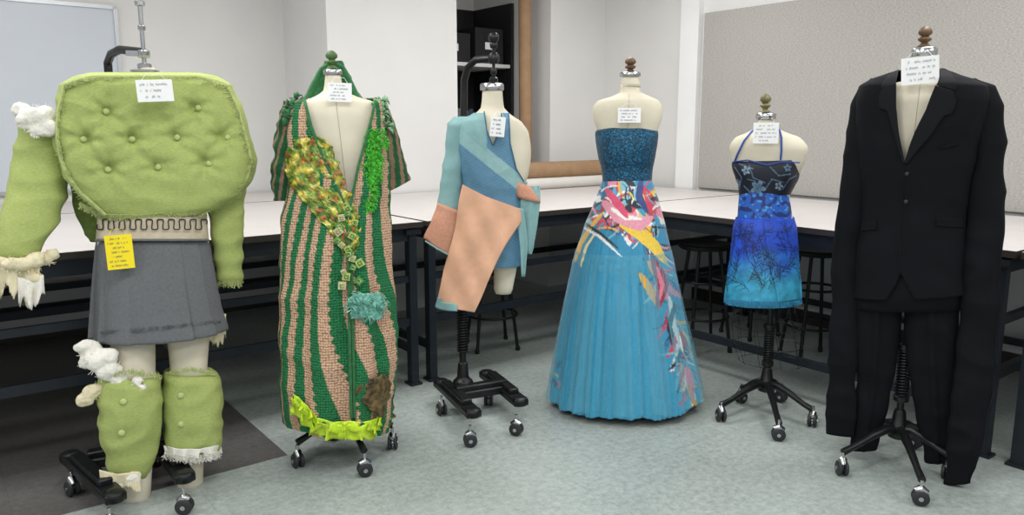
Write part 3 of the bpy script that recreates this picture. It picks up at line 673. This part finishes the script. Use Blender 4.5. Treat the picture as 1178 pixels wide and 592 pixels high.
for i in range(18):
    x=388+rd.random()*26;y=240+i*5.2; c=G.sp(SG,x,y,.022); z=rd.uniform(.014,.022); a=rd.random()*1.5
    vs=[c+Vector((z*math.cos(a+k*1.571),-.004+.003*(k%2),z*math.sin(a+k*1.571))) for k in range(4)]+[c+Vector((z*math.cos(a+k*1.571),.006,z*math.sin(a+k*1.571))) for k in range(4)]
    b.add(vs,[(0,1,2,3),(7,6,5,4),(0,4,5,1),(1,5,6,2),(2,6,7,3),(3,7,4,0)],i%3)
    b.sweep([c+Vector((z*.45*math.cos(a+k*1.571),-.006,z*.45*math.sin(a+k*1.571))) for k in range(5)],.002,(i+1)%3,5)
b.obj('crochet_squares',mats,rob,30,'small pale green crochet squares down the front')['kind']='stuff'
G.sheet('teal_patch',[(403,337,441,337),(402,352,442,352),(404,366,440,366)],m_tealt,SG,.02,parent=rob,crump=.008,edge=6,label='pale teal woven patch with tassels')
ribbons(G,[(x,y,SG.depth(G.L(x,y).x,G.L(x,y).z)-.028) for x,y in((408,342),(418,350),(430,345),(412,360),(424,362),(436,358),(404,352),(440,348))],m_tealt,rob,'teal_tassels',9,14,.03,.0032)
G.sheet('leather_patch',[(414,438,446,430),(411,455,451,450),(424,468,454,470),(436,480,452,480)],m_brown,SG,.016,parent=rob,crump=.010,edge=6,label='mottled brown and green patch near the hem')
hp=smooth([(334,456),(342,462),(354,474),(362,484),(380,489),(400,488),(416,489),(430,485),(442,474)],2)
ruffle(G,hp,17,m_limer,rob,'hem_ruffle',0,.016,7,seed=3,S=SG,hj=.25,jag=.04,spr=5,label='bright lime ruffle along the hem')
ruffle(G,[(x+3,y-4) for x,y in hp],12,m_limer,rob,'hem_ruffle',0,.022,9,seed=9,S=SG,hj=.25,jag=.04,spr=5)
G.card(376,95,405,117,-.115,lines=5,seed=12,label='white handwritten paper tag at the neck',tilt=-.03)
hub=G.fl(398,520)
star(G,hub,[G.fl(343,537),G.fl(420,547),G.fl(452,516),G.fl(385,505)],hz=.16,pole_top=.75,pr=.014)
# ================= FIG 3 wrap dress =================
D=Fig(555,478,'dress_form','dress form in asymmetric teal and peach satin wrap dress')
_,SD=D.loft('torso',[(104,555,578,1),(124,553,580,.95),(132,545,588,.8),(140,531,600,.6),(152,527,608,.55),(175,528,611,.55),(200,531,608,.6),(225,533,600,.66),(250,528,602,.7),(290,528,600,.7),(305,535,598,.7)],m_cream,seg=72,label='cream canvas torso with one bare shoulder')
D.cap(566,96,104,27); D.cap(566,124,127,25,mat=m_seam)
D.loft('leg_stub',[(285,566,598,.9),(310,568,594,.95),(332,568,590,.95),(337,570,588,.9)],m_cream,seg=40,label='cream canvas thigh')
def pD(x,y,u,v,p):
    tl=lin('#80a8a9'); st=lin('#54809c') if math.sin((x*.45+y)*1.7)>-.5 else lin('#5f8aa4')
    if not .2<u<.8: return tl
    if y<150+ (x-532)*.9 and x<560: return tl
    yb=160+(x-545)*.8
    if yb-2<y<yb+18: return lin('#8ab0b1')
    return st
h1=[(557,118),(577,118),(577,142),(567,168),(560,150)]
h2=[(585,118),(622,118),(622,209),(603,209),(594,194),(587,165)]
def cutD(x,y,u,v):
    if .22<u<.80 and (inpoly(x,y,h1) or inpoly(x,y,h2)): return True
    if (u>=.74 or u<.12) and y<209: return True
    return False
dr,SDr=D.loft('wrap_dress',[(130,544,590,.86),(139,529,601,.66),(152,525,609,.6),(175,526,612,.6),(205,530,608,.64),(225,531,602,.7),(250,527,603,.74),(280,526,603,.74),(304,530,600,.74)],m_satin,seg=300,step=1.1,disp=lambda p,u,v:.002*fbm(p,14)+.003*crease(p,7),paint=pD,cut=cutD,capT=False,capB=False,label='teal and slate blue halter bodice',solid=.003)
b=MB()
for pl in ([(557,128),(560,150),(567,168),(577,142),(577,130)],[(585,130),(587,165),(594,194),(603,209)]):
    b.sweep([D.sp(SDr,x,y,.003) for x,y in smooth(pl,5)],.0028,0,6)
b.obj('neck_binding',M('blue_binding','#35607c',.6,ns=50),dr)
def dsk(x,y):
    hw=44 if x>562 else 60+(y-215)*.15
    q=min(.96,abs(x-562)/hw)
    fold=.006*math.sin((x*.9+y*.55)*.16)+.004*math.sin((x*.7-y*.3)*.3)
    return -.160*math.sqrt(1-q*q)-.00012*(y-215)-.006-fold*min(1,(y-212)/40)
sk=D.sheet('wrap_skirt',[(532,212,534,213),(530,220,560,226),(528,230,599,241),(526,244,601,252),(524,260,592,266),(520,276,582,281),(515,294,572,300),(510,312,563,320),(506,332,554,342),(501,352,546,359)],m_peach,None,0,dsk,parent=dr,cols=60,sub=8,thick=.002,label='soft peach satin wrap skirt panel')
D.loft('skirt_back',[(225,533,600,.6,.05),(270,528,590,.6,.05),(330,512,552,.6,.05),(348,508,540,.6,.05)],m_peach,dr,seg=64,capT=False,capB=False,solid=.003)
D.sheet('hem_lining',[(504,342,509,342),(501,353,508,347),(512,357,518,348),(526,358,526,350)],m_teal,None,0,lambda x,y:dsk(x,y)-.008,parent=dr,cols=6,thick=.002)
D.sheet('tie_sash',[(592,238,602,240),(595,258,605,259),(598,282,607,281),(600,318,604,318)],m_teal,None,0,-.1,parent=dr,cols=6,wave=.004,wf=1)
s1,Ss=D.loft('sleeve',[(134,521,541,.8),(142,515,543,.9),(170,512,538,.85),(205,507,532,.8,-.01),(244,503,529,.75,-.03,8)],m_teal,dr,seg=80,step=2.5,disp=lambda p,u,v:.005*crease(p,8),capB=False,label='long teal satin sleeve')
D.loft('cuff',[(238,503,530,.7,-.07,10),(262,496,524,.5,-.10,14),(284,488,517,.38,-.11,20)],m_peachd,dr,seg=80,step=2.5,disp=lambda p,u,v:.004*math.sin(u*30)*v,capB=False,solid=.002,label='flared peach satin cuff')
b=MB(); b.sweep([D.L(489,277,-.13),D.L(503,286,-.145),D.L(518,294,-.13)],.004,0,6); b.obj('cuff_edge',m_teal,dr)
D.loft('cuff',[(211,592,610,.35,-.07,6),(222,593,618,.35,-.07,6),(230,595,622,.35,-.07,6)],m_peachd,dr,seg=48,label='peach satin sleeve piece')
D.loft('sleeve',[(214,608,621,.35,-.05),(228,598,622,.35,-.06),(255,597,619,.35,-.06),(285,600,614,.35,-.06),(292,604,612,.35,-.06)],m_teal,dr,seg=64,disp=lambda p,u,v:.003*math.sin(u*40),label='teal satin hanging sleeve')
D.card(564,134,581,157,-.16,lines=4,seed=20,label='white handwritten paper tag at the neck',tilt=-.1)
gp=D.fl(533,470); g=D.fl
hbase(D,[(g(508,462),g(544,498)),(g(560,451),g(598,484))],(g(524,478),g(582,468)),[g(508,477),g(541,513),g(562,466),g(594,500)],gp)
b=MB(); b.sweep([(gp.x,gp.y,.15),(gp.x,gp.y,1.0),D.L(534,110,gp.y),D.L(534,92,gp.y),D.L(538,78,gp.y*.8),D.L(547,69,gp.y*.5),D.L(570,67,0)],.017,0,12)
z0,z1=.3,.55; b.sweep([(gp.x+.024*math.cos(k*.63),gp.y+.024*math.sin(k*.63),z0+(z1-z0)*k/180) for k in range(181)],.005,0,6)
b.obj('gallows_arm',m_blk,D.root,label='black pole with curved hanging arm and spring')
b=MB(); P0=D.L(568,98); zt=D.L(568,38).z; b.sweep([(P0.x,0,P0.z),(P0.x,0,zt)],.007,0,10)
for y,r,h in((92,.02,.03),(82,.014,.03),(67,.026,.05),(52,.018,.03),(43,.024,.04)):
    z=D.L(568,y).z; b.lathe(P0.x,0,[(r*.7,z-h/2),(r,z-h/4),(r,z+h/4),(r*.6,z+h/2)],0,16)
b.obj('hanging_rod',m_blk,D.root,label='black hanging rod with clamps')
# ================= FIG 4 gown =================
E=Fig(718,462,'dress_form','dress form in strapless blue tulle ball gown with collage print')
_,SE=E.loft('torso',[(98,714,736,1),(106,713,737,.95),(110,706,746,.8),(116,688,758,.6),(124,682,762,.55),(138,683,761,.55),(152,688,756,.6),(175,690,754,.68),(205,697,748,.7)],m_cream,seg=64,label='cream canvas torso')
b=MB(); b.sweep([E.sp(SE,724-.05*(y-106),y,.001) for y in range(108,150,4)],.001,0,5); b.obj('centre_seam',m_seam,E.root)
E.loft('neck',[(86,716,734,1),(100,714,737,1)],m_cream,seg=32); E.cap(725,83,88,24); E.finial(725,66,84,14,m_wood)
E.card(711,124,737,141,-.125,lines=4,seed=31,label='white handwritten paper tag on the chest')
bod,SBo=E.loft('bodice',[(147,690,752,.64),(151,685,757,.66),(160,685,757,.7),(180,688,754,.74),(195,692,751,.74),(208,693,750,.76)],m_seq,seg=120,step=2,capT=False,capB=False,disp=lambda p,u,v:.012*math.exp(-((u-.42)/.06)**2-((v-.3)/.3)**2)+.012*math.exp(-((u-.58)/.06)**2-((v-.3)/.3)**2),solid=.004,label='strapless dark teal sequined bodice')
ch=['#d9d5cc','#c43a52','#dfa536','#20366f','#d9849a','#2f8fb0','#1a1c2c','#e4e3e0','#a83a32','#4fa0bb','#e0c040','#245f88','#7fb3c2','#1e2030','#c43a52','#2a6f94']
cols=[lin(h) for h in ch]
rs=random.Random(21); feathers=[]
def feather(x,y,l,w,c,a=None,bd=None):
    a=rs.uniform(0,6.28) if a is None else a; bd=rs.uniform(-1.6,1.6) if bd is None else bd; pts=[(x,y)]
    for k in range(6):
        a+=bd/6; x+=l/6*math.cos(a); y+=l/6*math.sin(a); pts.append((x,y))
    xs=[p[0] for p in pts];ys=[p[1] for p in pts]; feathers.append((pts,w,c,min(xs)-w,max(xs)+w,min(ys)-w,max(ys)+w))
for i in range(55):
    y=208+rs.random()*56; t=(y-208)/56; x=rs.uniform(692-12*t,748+6*t)
    feather(x,y,rs.uniform(18,40),rs.uniform(3,7),rs.choice(cols),a=rs.choice((.5,.8,2.6,3.6,-.4))+rs.uniform(-.5,.5))
for i in range(80):
    y=208+rs.random()*60; t=(y-208)/60; x=rs.uniform(692-12*t,752+8*t)
    feather(x,y,rs.uniform(10,26),rs.uniform(.7,1.6),rs.choice(cols))
band=[(722,240),(745,275),(758,310),(768,350),(777,385),(788,420),(795,446)]
for i in range(62):
    t=rs.random()**.85*5.99; k=int(t); fr=t-k; x=band[k][0]*(1-fr)+band[k+1][0]*fr; y=band[k][1]*(1-fr)+band[k+1][1]*fr
    w=12-1.0*t
    feather(x+rs.uniform(-w,w)*.7,y+rs.uniform(-8,0),rs.uniform(18,38),rs.uniform(1.6,4),rs.choice(cols),a=rs.gauss(1.25,.35))
for i in range(70):
    t=rs.random()*5.99; k=int(t); fr=t-k; x=band[k][0]*(1-fr)+band[k+1][0]*fr; y=band[k][1]*(1-fr)+band[k+1][1]*fr
    feather(x+rs.uniform(-11,11),y+rs.uniform(-8,4),rs.uniform(14,30),rs.uniform(.6,1.1),rs.choice(cols),a=rs.gauss(1.2,.5))
for i in range(10): feather(rs.uniform(635,645),rs.uniform(412,440),rs.uniform(4,9),1.4,rs.choice(cols),a=1.5)
strk=[([(662,300),(668,280),(680,260),(694,244)],2.6,'#dfb040'),([(668,306),(674,284),(686,266)],1.5,'#e8d9a0'),([(716,258),(735,268),(752,282),(766,302)],7,'#e6c240'),
 ([(752,300),(763,325),(757,354)],7,'#8e2338'),([(756,308),(762,328),(759,344)],2.5,'#d9768a'),([(737,316),(746,330),(752,346)],4.5,'#dba62e'),([(696,234),(714,250),(736,258),(750,250)],8,'#d98fa2'),([(704,240),(720,250),(738,252)],3,'#e6e2dc'),([(698,218),(712,236),(722,250)],4.5,'#cf4468'),
 ([(770,342),(776,375),(786,405)],3,'#e4e3e0'),([(776,350),(770,376),(774,396)],3,'#1a1c28'),([(790,424),(797,446)],5,'#e290a4'),
 ([(672,262),(690,272),(716,296)],1.6,'#e4e3e0'),([(666,252),(690,268),(712,286)],1.6,'#1a1c28'),([(738,205),(735,225),(745,245)],4,'#2b3d7a')]
for pts,w,c in strk:
    xs=[p[0] for p in pts];ys=[p[1] for p in pts]; feathers.append((pts,w,lin(c),min(xs)-w,max(xs)+w,min(ys)-w,max(ys)+w))
def paintE(x,y,u,v,p):
    base=Vector(lin('#2385ab')); n=noise.noise(Vector((u*60,v*3,0))); base=base*(1+.25*n)
    t=max(0,min(1,(y-330)/130)); base=base.lerp(Vector(lin('#3fa0c0')),.5*t)
    if not(.22<u<.78): return base
    for pts,w,c,x0,x1,y0,y1 in reversed(feathers):
        if x0<x<x1 and y0<y<y1:
            d,tt=dseg(x,y,pts)
            if d<w*math.sqrt(max(0,math.sin(math.pi*min(1,tt*.9+.08)))): return c
    return base
def modE(u,v):
    q=max(0,v-.1); a=.03*q*math.sin(u*2*math.pi*19+4*math.sin(u*14))+.016*q*math.sin(u*2*math.pi*71+v*2+4*math.sin(u*20))
    return 1+a, -.02*max(0,v-.9)*10*noise.noise(Vector((math.cos(u*6.283)*3,math.sin(u*6.283)*3,2)))
GR=[(203,695,749,.76),(212,691,752,.8),(230,684,758,.85),(260,672,766,.88),(300,659,775,.9),(350,649,784,.92),(400,641,794,.92),(435,636,800,.92),(454,634,803,.92,0,4)]
skg,SK=E.loft('gown_skirt',GR,m_tulle,seg=420,step=1.2,mod=modE,paint=paintE,capT=False,capB=False,label='full blue tulle skirt with colourful collage print',solid=.003)
def modV(u,v):
    return 1.012+.055*v*math.sin(u*2*math.pi*13+2.5*math.sin(u*9)+1)+.03*v*math.sin(u*2*math.pi*43+3*math.sin(u*13)),-.03*max(0,v-.8)*5*noise.noise(Vector((math.cos(u*6.283)*3,math.sin(u*6.283)*3,7)))
E.loft('tulle_overlay',[(286,663,772,.9),(300,659,775,.9),(350,649,784,.92),(400,641,794,.92),(435,636,800,.92),(450,634,803,.92,0,4)],m_veil,seg=300,step=5,mod=modV,capT=False,capB=False,label='sheer gathered blue tulle overlay')
hub=E.fl(716,462); star(E,hub,[E.fl(674,468),E.fl(740,481),E.fl(765,466),E.fl(702,452)],hz=.14,pole_top=.9)
# ================= FIG 5 small =================
Q=Fig(880,472,'dress_form','small dress form in navy floral halter top and blue skirt')
_,SQ=Q.loft('torso',[(136,872,890,1),(146,870,892,.95),(152,860,904,.8),(158,846,920,.6),(168,839,929,.55),(182,841,927,.55),(205,846,918,.62),(228,852,908,.66),(250,850,912,.72),(290,848,914,.74),(340,845,915,.74)],m_cream,seg=64,label='small cream canvas torso')
Q.cap(881,130,137,24); Q.finial(880,108,130,14,M('olive_wood','#726a45',.5,ns=30,nv=.3))
rf=random.Random(8); flowers=[]
for (cx,cy,r) in((872,216,9),(858,196,5),(906,193,4.5),(896,214,5),(848,210,4)):
    n=rf.randint(5,6); a0=rf.random()*3
    flowers.append((cx,cy,r,n,a0,rf.choice(['#8fa6b8','#6f8da6','#5f7d98'])))
lines=[[(845,192),(853,204),(850,218)],[(862,190),(866,204),(880,210)],[(886,192),(896,202),(910,200)],[(900,218),(908,206),(916,202)],[(876,222),(868,208),(860,206)],[(850,188),(866,194)],[(880,218),(888,206),(902,210)],[(856,214),(864,222)]]
def pQ(x,y,u,v,p):
    if not .22<u<.78: return lin('#11162b')
    for cx,cy,r,n,a0,c in flowers:
        d=math.hypot(x-cx,y-cy)
        if d<r:
            a=math.atan2(y-cy,x-cx)+a0; k=abs(math.cos(a*n/2)); rr=r*(.4+.6*k)
            if d<rr and d>1.1: return Vector(lin(c)).lerp(Vector(lin('#2c4868')),max(0,min(1,1-d/rr+.4*noise.noise(p*120))))
    for l in lines:
        d,_=dseg(x,y,l)
        if d<.5: return lin('#5d768c')
    return lin('#0d1224')
qb,SQb=Q.loft('floral_halter_top',[(184,842,922,.62,0,-2),(192,842,921,.66),(205,846,919,.7),(215,849,914,.7),(223,850,910,.7)],m_satin,seg=240,step=.8,paint=pQ,capT=False,capB=False,disp=lambda p,u,v:.012*math.exp(-((u-.41)/.06)**2-((v-.35)/.3)**2)+.012*math.exp(-((u-.59)/.06)**2-((v-.35)/.3)**2),solid=.003,label='navy floral print halter top')
b=MB()
b.sweep([Q.sp(SQ,x,y,.01) for x,y in smooth([(845,186),(848,178),(856,162),(864,152),(870,147)],3)],.0045,0,6)
b.sweep([Q.sp(SQ,x,y,.01) for x,y in smooth([(898,184),(899,172),(899,158),(897,150),(892,146)],3)],.0045,0,6)
b.sweep([Q.sp(SQ,x,y,.02) for x,y in smooth([(843,186),(860,184),(882,190),(900,186),(920,187)],3)],.003,0,6)
b.obj('halter_strap',m_plast,Q.root,label='blue halter neck straps')
palm=[]; rp=random.Random(5)
for i in range(40):
    cx=834+rp.random()*90; cy=268+rp.random()*72; a=rp.uniform(-2.6,-.5); l=rp.uniform(14,26); bd=rp.uniform(-1,1)
    pts=[(cx,cy)]
    for k in range(4): a+=bd/4; pts.append((pts[-1][0]+l/4*math.cos(a),pts[-1][1]+l/4*math.sin(a)))
    palm.append((pts,.4))
    for k in range(1,5):
        for sg in(-1,1):
            aa=a+sg*rp.uniform(.3,.8); ll=rp.uniform(5,10); x0,y0=pts[k]; palm.append(([(x0,y0),(x0+ll*math.cos(aa),y0+ll*math.sin(aa))],.4))
def pS(x,y,u,v,p):
    t=(y-225)/(348-225)+.12*noise.noise(p*12); base=Vector(lin('#1a46b8')).lerp(Vector(lin('#3596b8')),max(0,min(1,(t-.5)/.35)))
    n=noise.fractal(p*22,1,2,3); base=base*(1+.45*n)
    if y<251:
        n=noise.noise(Vector((x*.16,y*.16,0))); n2=noise.noise(Vector((x*.3,y*.3,4)))
        return lin('#0f2a6c') if n>.15 else (lin('#4a95cc') if n2>.3 else lin('#1a56b4'))
    if .2<u<.8 and y>256:
        for pl,w in palm:
            if abs(pl[0][0]-x)<28 and abs(pl[0][1]-y)<28:
                d,tt=dseg(x,y,pl)
                if d<w: return base*.22
    return base
qw,_s=Q.loft('waist_band',[(216,851,908,.74),(226,850,908,.76),(238,849,910,.77),(254,848,912,.79)],m_satin,seg=200,step=1,paint=pS,capT=False,capB=False,solid=.003,label='blue print waistband')
qs,SQs=Q.loft('print_skirt',[(250,846,914,.8),(262,843,917,.8),(290,840,919,.8),(320,836,921,.8),(347,833,922,.8,0,2)],m_satin,seg=420,step=.6,paint=pS,mod=lambda u,v:1+.010*v*math.sin(u*2*math.pi*12),capT=False,capB=False,solid=.004,label='bright blue printed mini skirt')
Q.sheet('wrap_panel',[(878,252,914,254),(882,280,918,280),(887,310,920,308),(892,330,922,326),(895,347,923,343)],m_satin,SQs,.010,parent=qs,cols=80,sub=40,thick=.002,paint=pS,label='overlapping wrap panel')
mbt=M('blue_thread','#3b8fb4',.8,ns=30)
fringe(Q,[(834,343),(860,346),(895,347),(922,343)],300,7,mbt,qs,S=SQs,off=.006,seed=12,spread=2)
fringe(Q,[(840,349),(865,352),(915,350)],14,26,M('dark_thread','#1b2030',.8,ns=30),qs,name='loose_threads',S=SQs,off=.004,seed=15,spread=5,w=.0008)
b=MB(); 
for yy,xl,xr in((352,846,916),(372,842,920),(392,844,924),(412,850,926)):
    a=Q.L(xl,yy);c=Q.L(xr,yy); cx=(a.x+c.x)/2;hw=(c.x-a.x)/2
    b.sweep([(cx+hw*math.cos(k*math.pi/16),hw*.8*math.sin(k*math.pi/16),a.z) for k in range(33)],.0014,0,5)
for k in range(10):
    a=k*math.pi/5; P=[]
    for yy,xl,xr in((346,848,914),(372,842,920),(392,844,924),(414,850,926)):
        l=Q.L(xl,yy);r=Q.L(xr,yy); P.append(((l.x+r.x)/2+(r.x-l.x)/2*math.cos(a),(r.x-l.x)/2*.8*math.sin(a),l.z))
    b.sweep(P,.0012,0,5)
b.obj('wire_cage',m_blk,Q.root,label='black wire cage below the skirt')
Q.card(867,141,895,165,-.12,lines=5,seed=44,label='white handwritten paper tag at the neck')
hub=Q.fl(880,470); star(Q,hub,[Q.fl(829,484),Q.fl(895,506),Q.fl(934,490),Q.fl(898,462),Q.fl(852,463)],hz=.13,pole_top=.7,spring=(.25,.42,.022,14))
# ================= FIG 6 suit =================
K6=Fig(1030,535,'dress_form','dress form in oversized black suit with very long sleeves')
_,SK6=K6.loft('torso',[(64,1049,1078,1),(84,1048,1078,.9),(91,1044,1084,.7),(100,1014,1114,.45),(115,1004,1124,.46),(160,1004,1118,.54),(230,1006,1104,.5),(280,1006,1100,.5)],m_cream,seg=64,label='cream canvas torso')
b=MB(); b.sweep([K6.sp(SK6,1060-.12*(y-84),y,.001) for y in range(86,186,5)],.001,0,5); b.obj('centre_seam',m_seam,K6.root)
K6.cap(1063,55,65,31); K6.finial(1063,30,55,18,m_wood)
Vj=[(1030,70),(1082,70),(1081,92),(1070,120),(1053,158),(1040,184),(1037,184),(1031,150),(1029,110)]
def cutK(x,y,u,v):
    if .2<u<.8 and inpoly(x,y,Vj): return True
    return .3<u<.7 and inpoly(x,y,[(1035,312),(1040,324),(1052,345),(1018,345),(1030,326)])
def dK(p,u,v): return .004*fbm(p,4)+.005*crease(p,4)
jk,SJ=K6.loft('suit_jacket',[(79,1036,1088,.7),(85,1018,1104,.68),(91,1002,1122,.62),(99,990,1137,.58),(120,985,1139,.56),(180,986,1124,.6),(240,990,1112,.6),(300,985,1111,.6),(338,982,1112,.6,0,-4)],m_suit,seg=260,step=1.8,n=2.4,disp=dK,cut=cutK,capT=False,capB=False,solid=.003,label='oversized black single-breasted suit jacket')
def lapel(rows,nm='lapel'): K6.sheet(nm,rows,m_suit2,SJ,.010,parent=jk,cols=10,thick=.002)
lapel([(1016,100,1031,96),(1011,112,1031,108),(1012,124,1031,122),(1021,128,1032,132),(1027,150,1034,152),(1033,170,1038,172),(1039,188,1041,188)])
lapel([(1076,98,1096,104),(1071,110,1100,118),(1065,126,1094,131),(1062,132,1086,134),(1053,150,1072,154),(1046,168,1056,172),(1040,188,1043,188)])
lapel([(1024,84,1034,80),(1016,94,1031,94),(1013,101,1030,98)],'collar'); lapel([(1080,79,1094,83),(1080,91,1102,97),(1077,98,1099,104)],'collar')
b=MB(); b.sweep([K6.sp(SJ,x,y,.004) for x,y in smooth([(1040,186),(1038,230),(1036,270),(1034,312)])],.0018,0,6); b.obj('front_edge',m_suit2,jk)
K6.sheet('pocket_flap',[(1077,250,1110,252),(1077,260,1110,262)],m_suit,SJ,.005,parent=jk,cols=10,thick=.002)
K6.sheet('pocket_flap',[(990,256,1008,254),(990,266,1008,264)],m_suit,SJ,.005,parent=jk,cols=10,thick=.002)
K6.sheet('breast_pocket',[(1082,168,1102,164),(1082,171,1102,167)],m_suit,SJ,.004,parent=jk,cols=8,thick=.002)
for x,y in((1043,200),(1042,232)):
    b=MB(); b.ball(K6.sp(SJ,x,y,.008),.008,0,sc=(1,.35,1),sub=2); b.obj('button',m_btn,jk)
def dS(p,u,v): return .004*fbm(p,5)+.009*crease(p,5)
K6.loft('sleeve',[(90,1002,1018,.5,.0),(99,989,1018,.6),(122,979,1014,.75),(170,972,1008,.75),(230,964,1000,.7),(300,957,992,.6),(400,954,987,.45,-.02),(470,951,985,.4,-.03),(500,950,983,.36,-.03,4)],m_suit,jk,seg=80,step=3,n=2.0,disp=dS,capB=False,solid=.003,label='black sleeve reaching almost to the floor')
K6.loft('sleeve',[(90,1108,1124,.5),(99,1108,1144,.6),(122,1112,1154,.7),(160,1116,1158,.75),(230,1112,1157,.7),(300,1106,1152,.6,-.02),(400,1101,1147,.45,-.05),(480,1092,1137,.4,-.08),(535,1087,1126,.36,-.1),(556,1086,1118,.34,-.1)],m_suit,jk,seg=80,step=3,n=2.0,disp=dS,capB=False,solid=.003,label='black sleeve hanging to the floor')
def creas(u,v): return 1+.22*math.exp(-((u-.5)/.02)**2)
tr,_=K6.loft('trousers',[(300,990,1106,.52),(318,986,1108,.56),(340,985,1107,.56),(354,985,1106,.46)],m_suit,seg=100,label='black suit trousers',disp=dK)
K6.loft('trouser_leg',[(335,985,1042,.7),(360,984,1037,.6),(420,984,1030,.5),(470,983,1021,.5),(517,979,1009,.5)],m_suit,tr,seg=110,step=3,disp=dS,mod=creas,capB=False,solid=.003,label='black trouser leg ending above the stand')
K6.loft('trouser_leg',[(335,1042,1107,.7),(360,1040,1104,.6),(420,1045,1102,.5),(470,1053,1099,.5),(531,1064,1094,.5)],m_suit,tr,seg=110,step=3,disp=dS,mod=creas,capB=False,solid=.003,label='black trouser leg ending above the stand')
K6.card(1038,66,1079,96,-.12,lines=4,seed=52,label='white handwritten paper tag on the neck',tilt=.08)
hub=K6.fl(1030,532); star(K6,hub,[K6.fl(968,546),K6.fl(1058,580),K6.fl(1089,550),K6.fl(1052,515),K6.fl(998,512)],hz=.15,pole_top=.75,spring=(.3,.5,.024,16),pr=.014)
# ================= camera, light =================
cam=bpy.data.cameras.new('camera'); co=bpy.data.objects.new('camera',cam); bpy.context.collection.objects.link(co)
cam.sensor_width=36; cam.lens=f/1178*36; co.location=(0,0,H); co.rotation_euler=(math.pi/2-PITCH,0,0); cam.clip_end=60; bpy.context.scene.camera=co
def area(p,q,sx,sy,e,z=2.93):
    l=bpy.data.lights.new('ceiling_light','AREA'); l.shape='RECTANGLE'; l.size=sx;l.size_y=sy;l.energy=e;l.color=(1,.998,.99)
    o=bpy.data.objects.new('ceiling_light',l); bpy.context.collection.objects.link(o); o.location=R(p,q,z); o.rotation_euler=(0,0,TH)
for p in(1.6,4.2,6.6):
    for q in(1.6,3.8,6.2): area(p,q,1.4,.6,35)
w=bpy.data.worlds.new('world'); bpy.context.scene.world=w; w.use_nodes=True
w.node_tree.nodes['Background'].inputs[0].default_value=(.94,.97,1,1); w.node_tree.nodes['Background'].inputs[1].default_value=.58
bpy.context.scene.view_settings.view_transform='Standard'
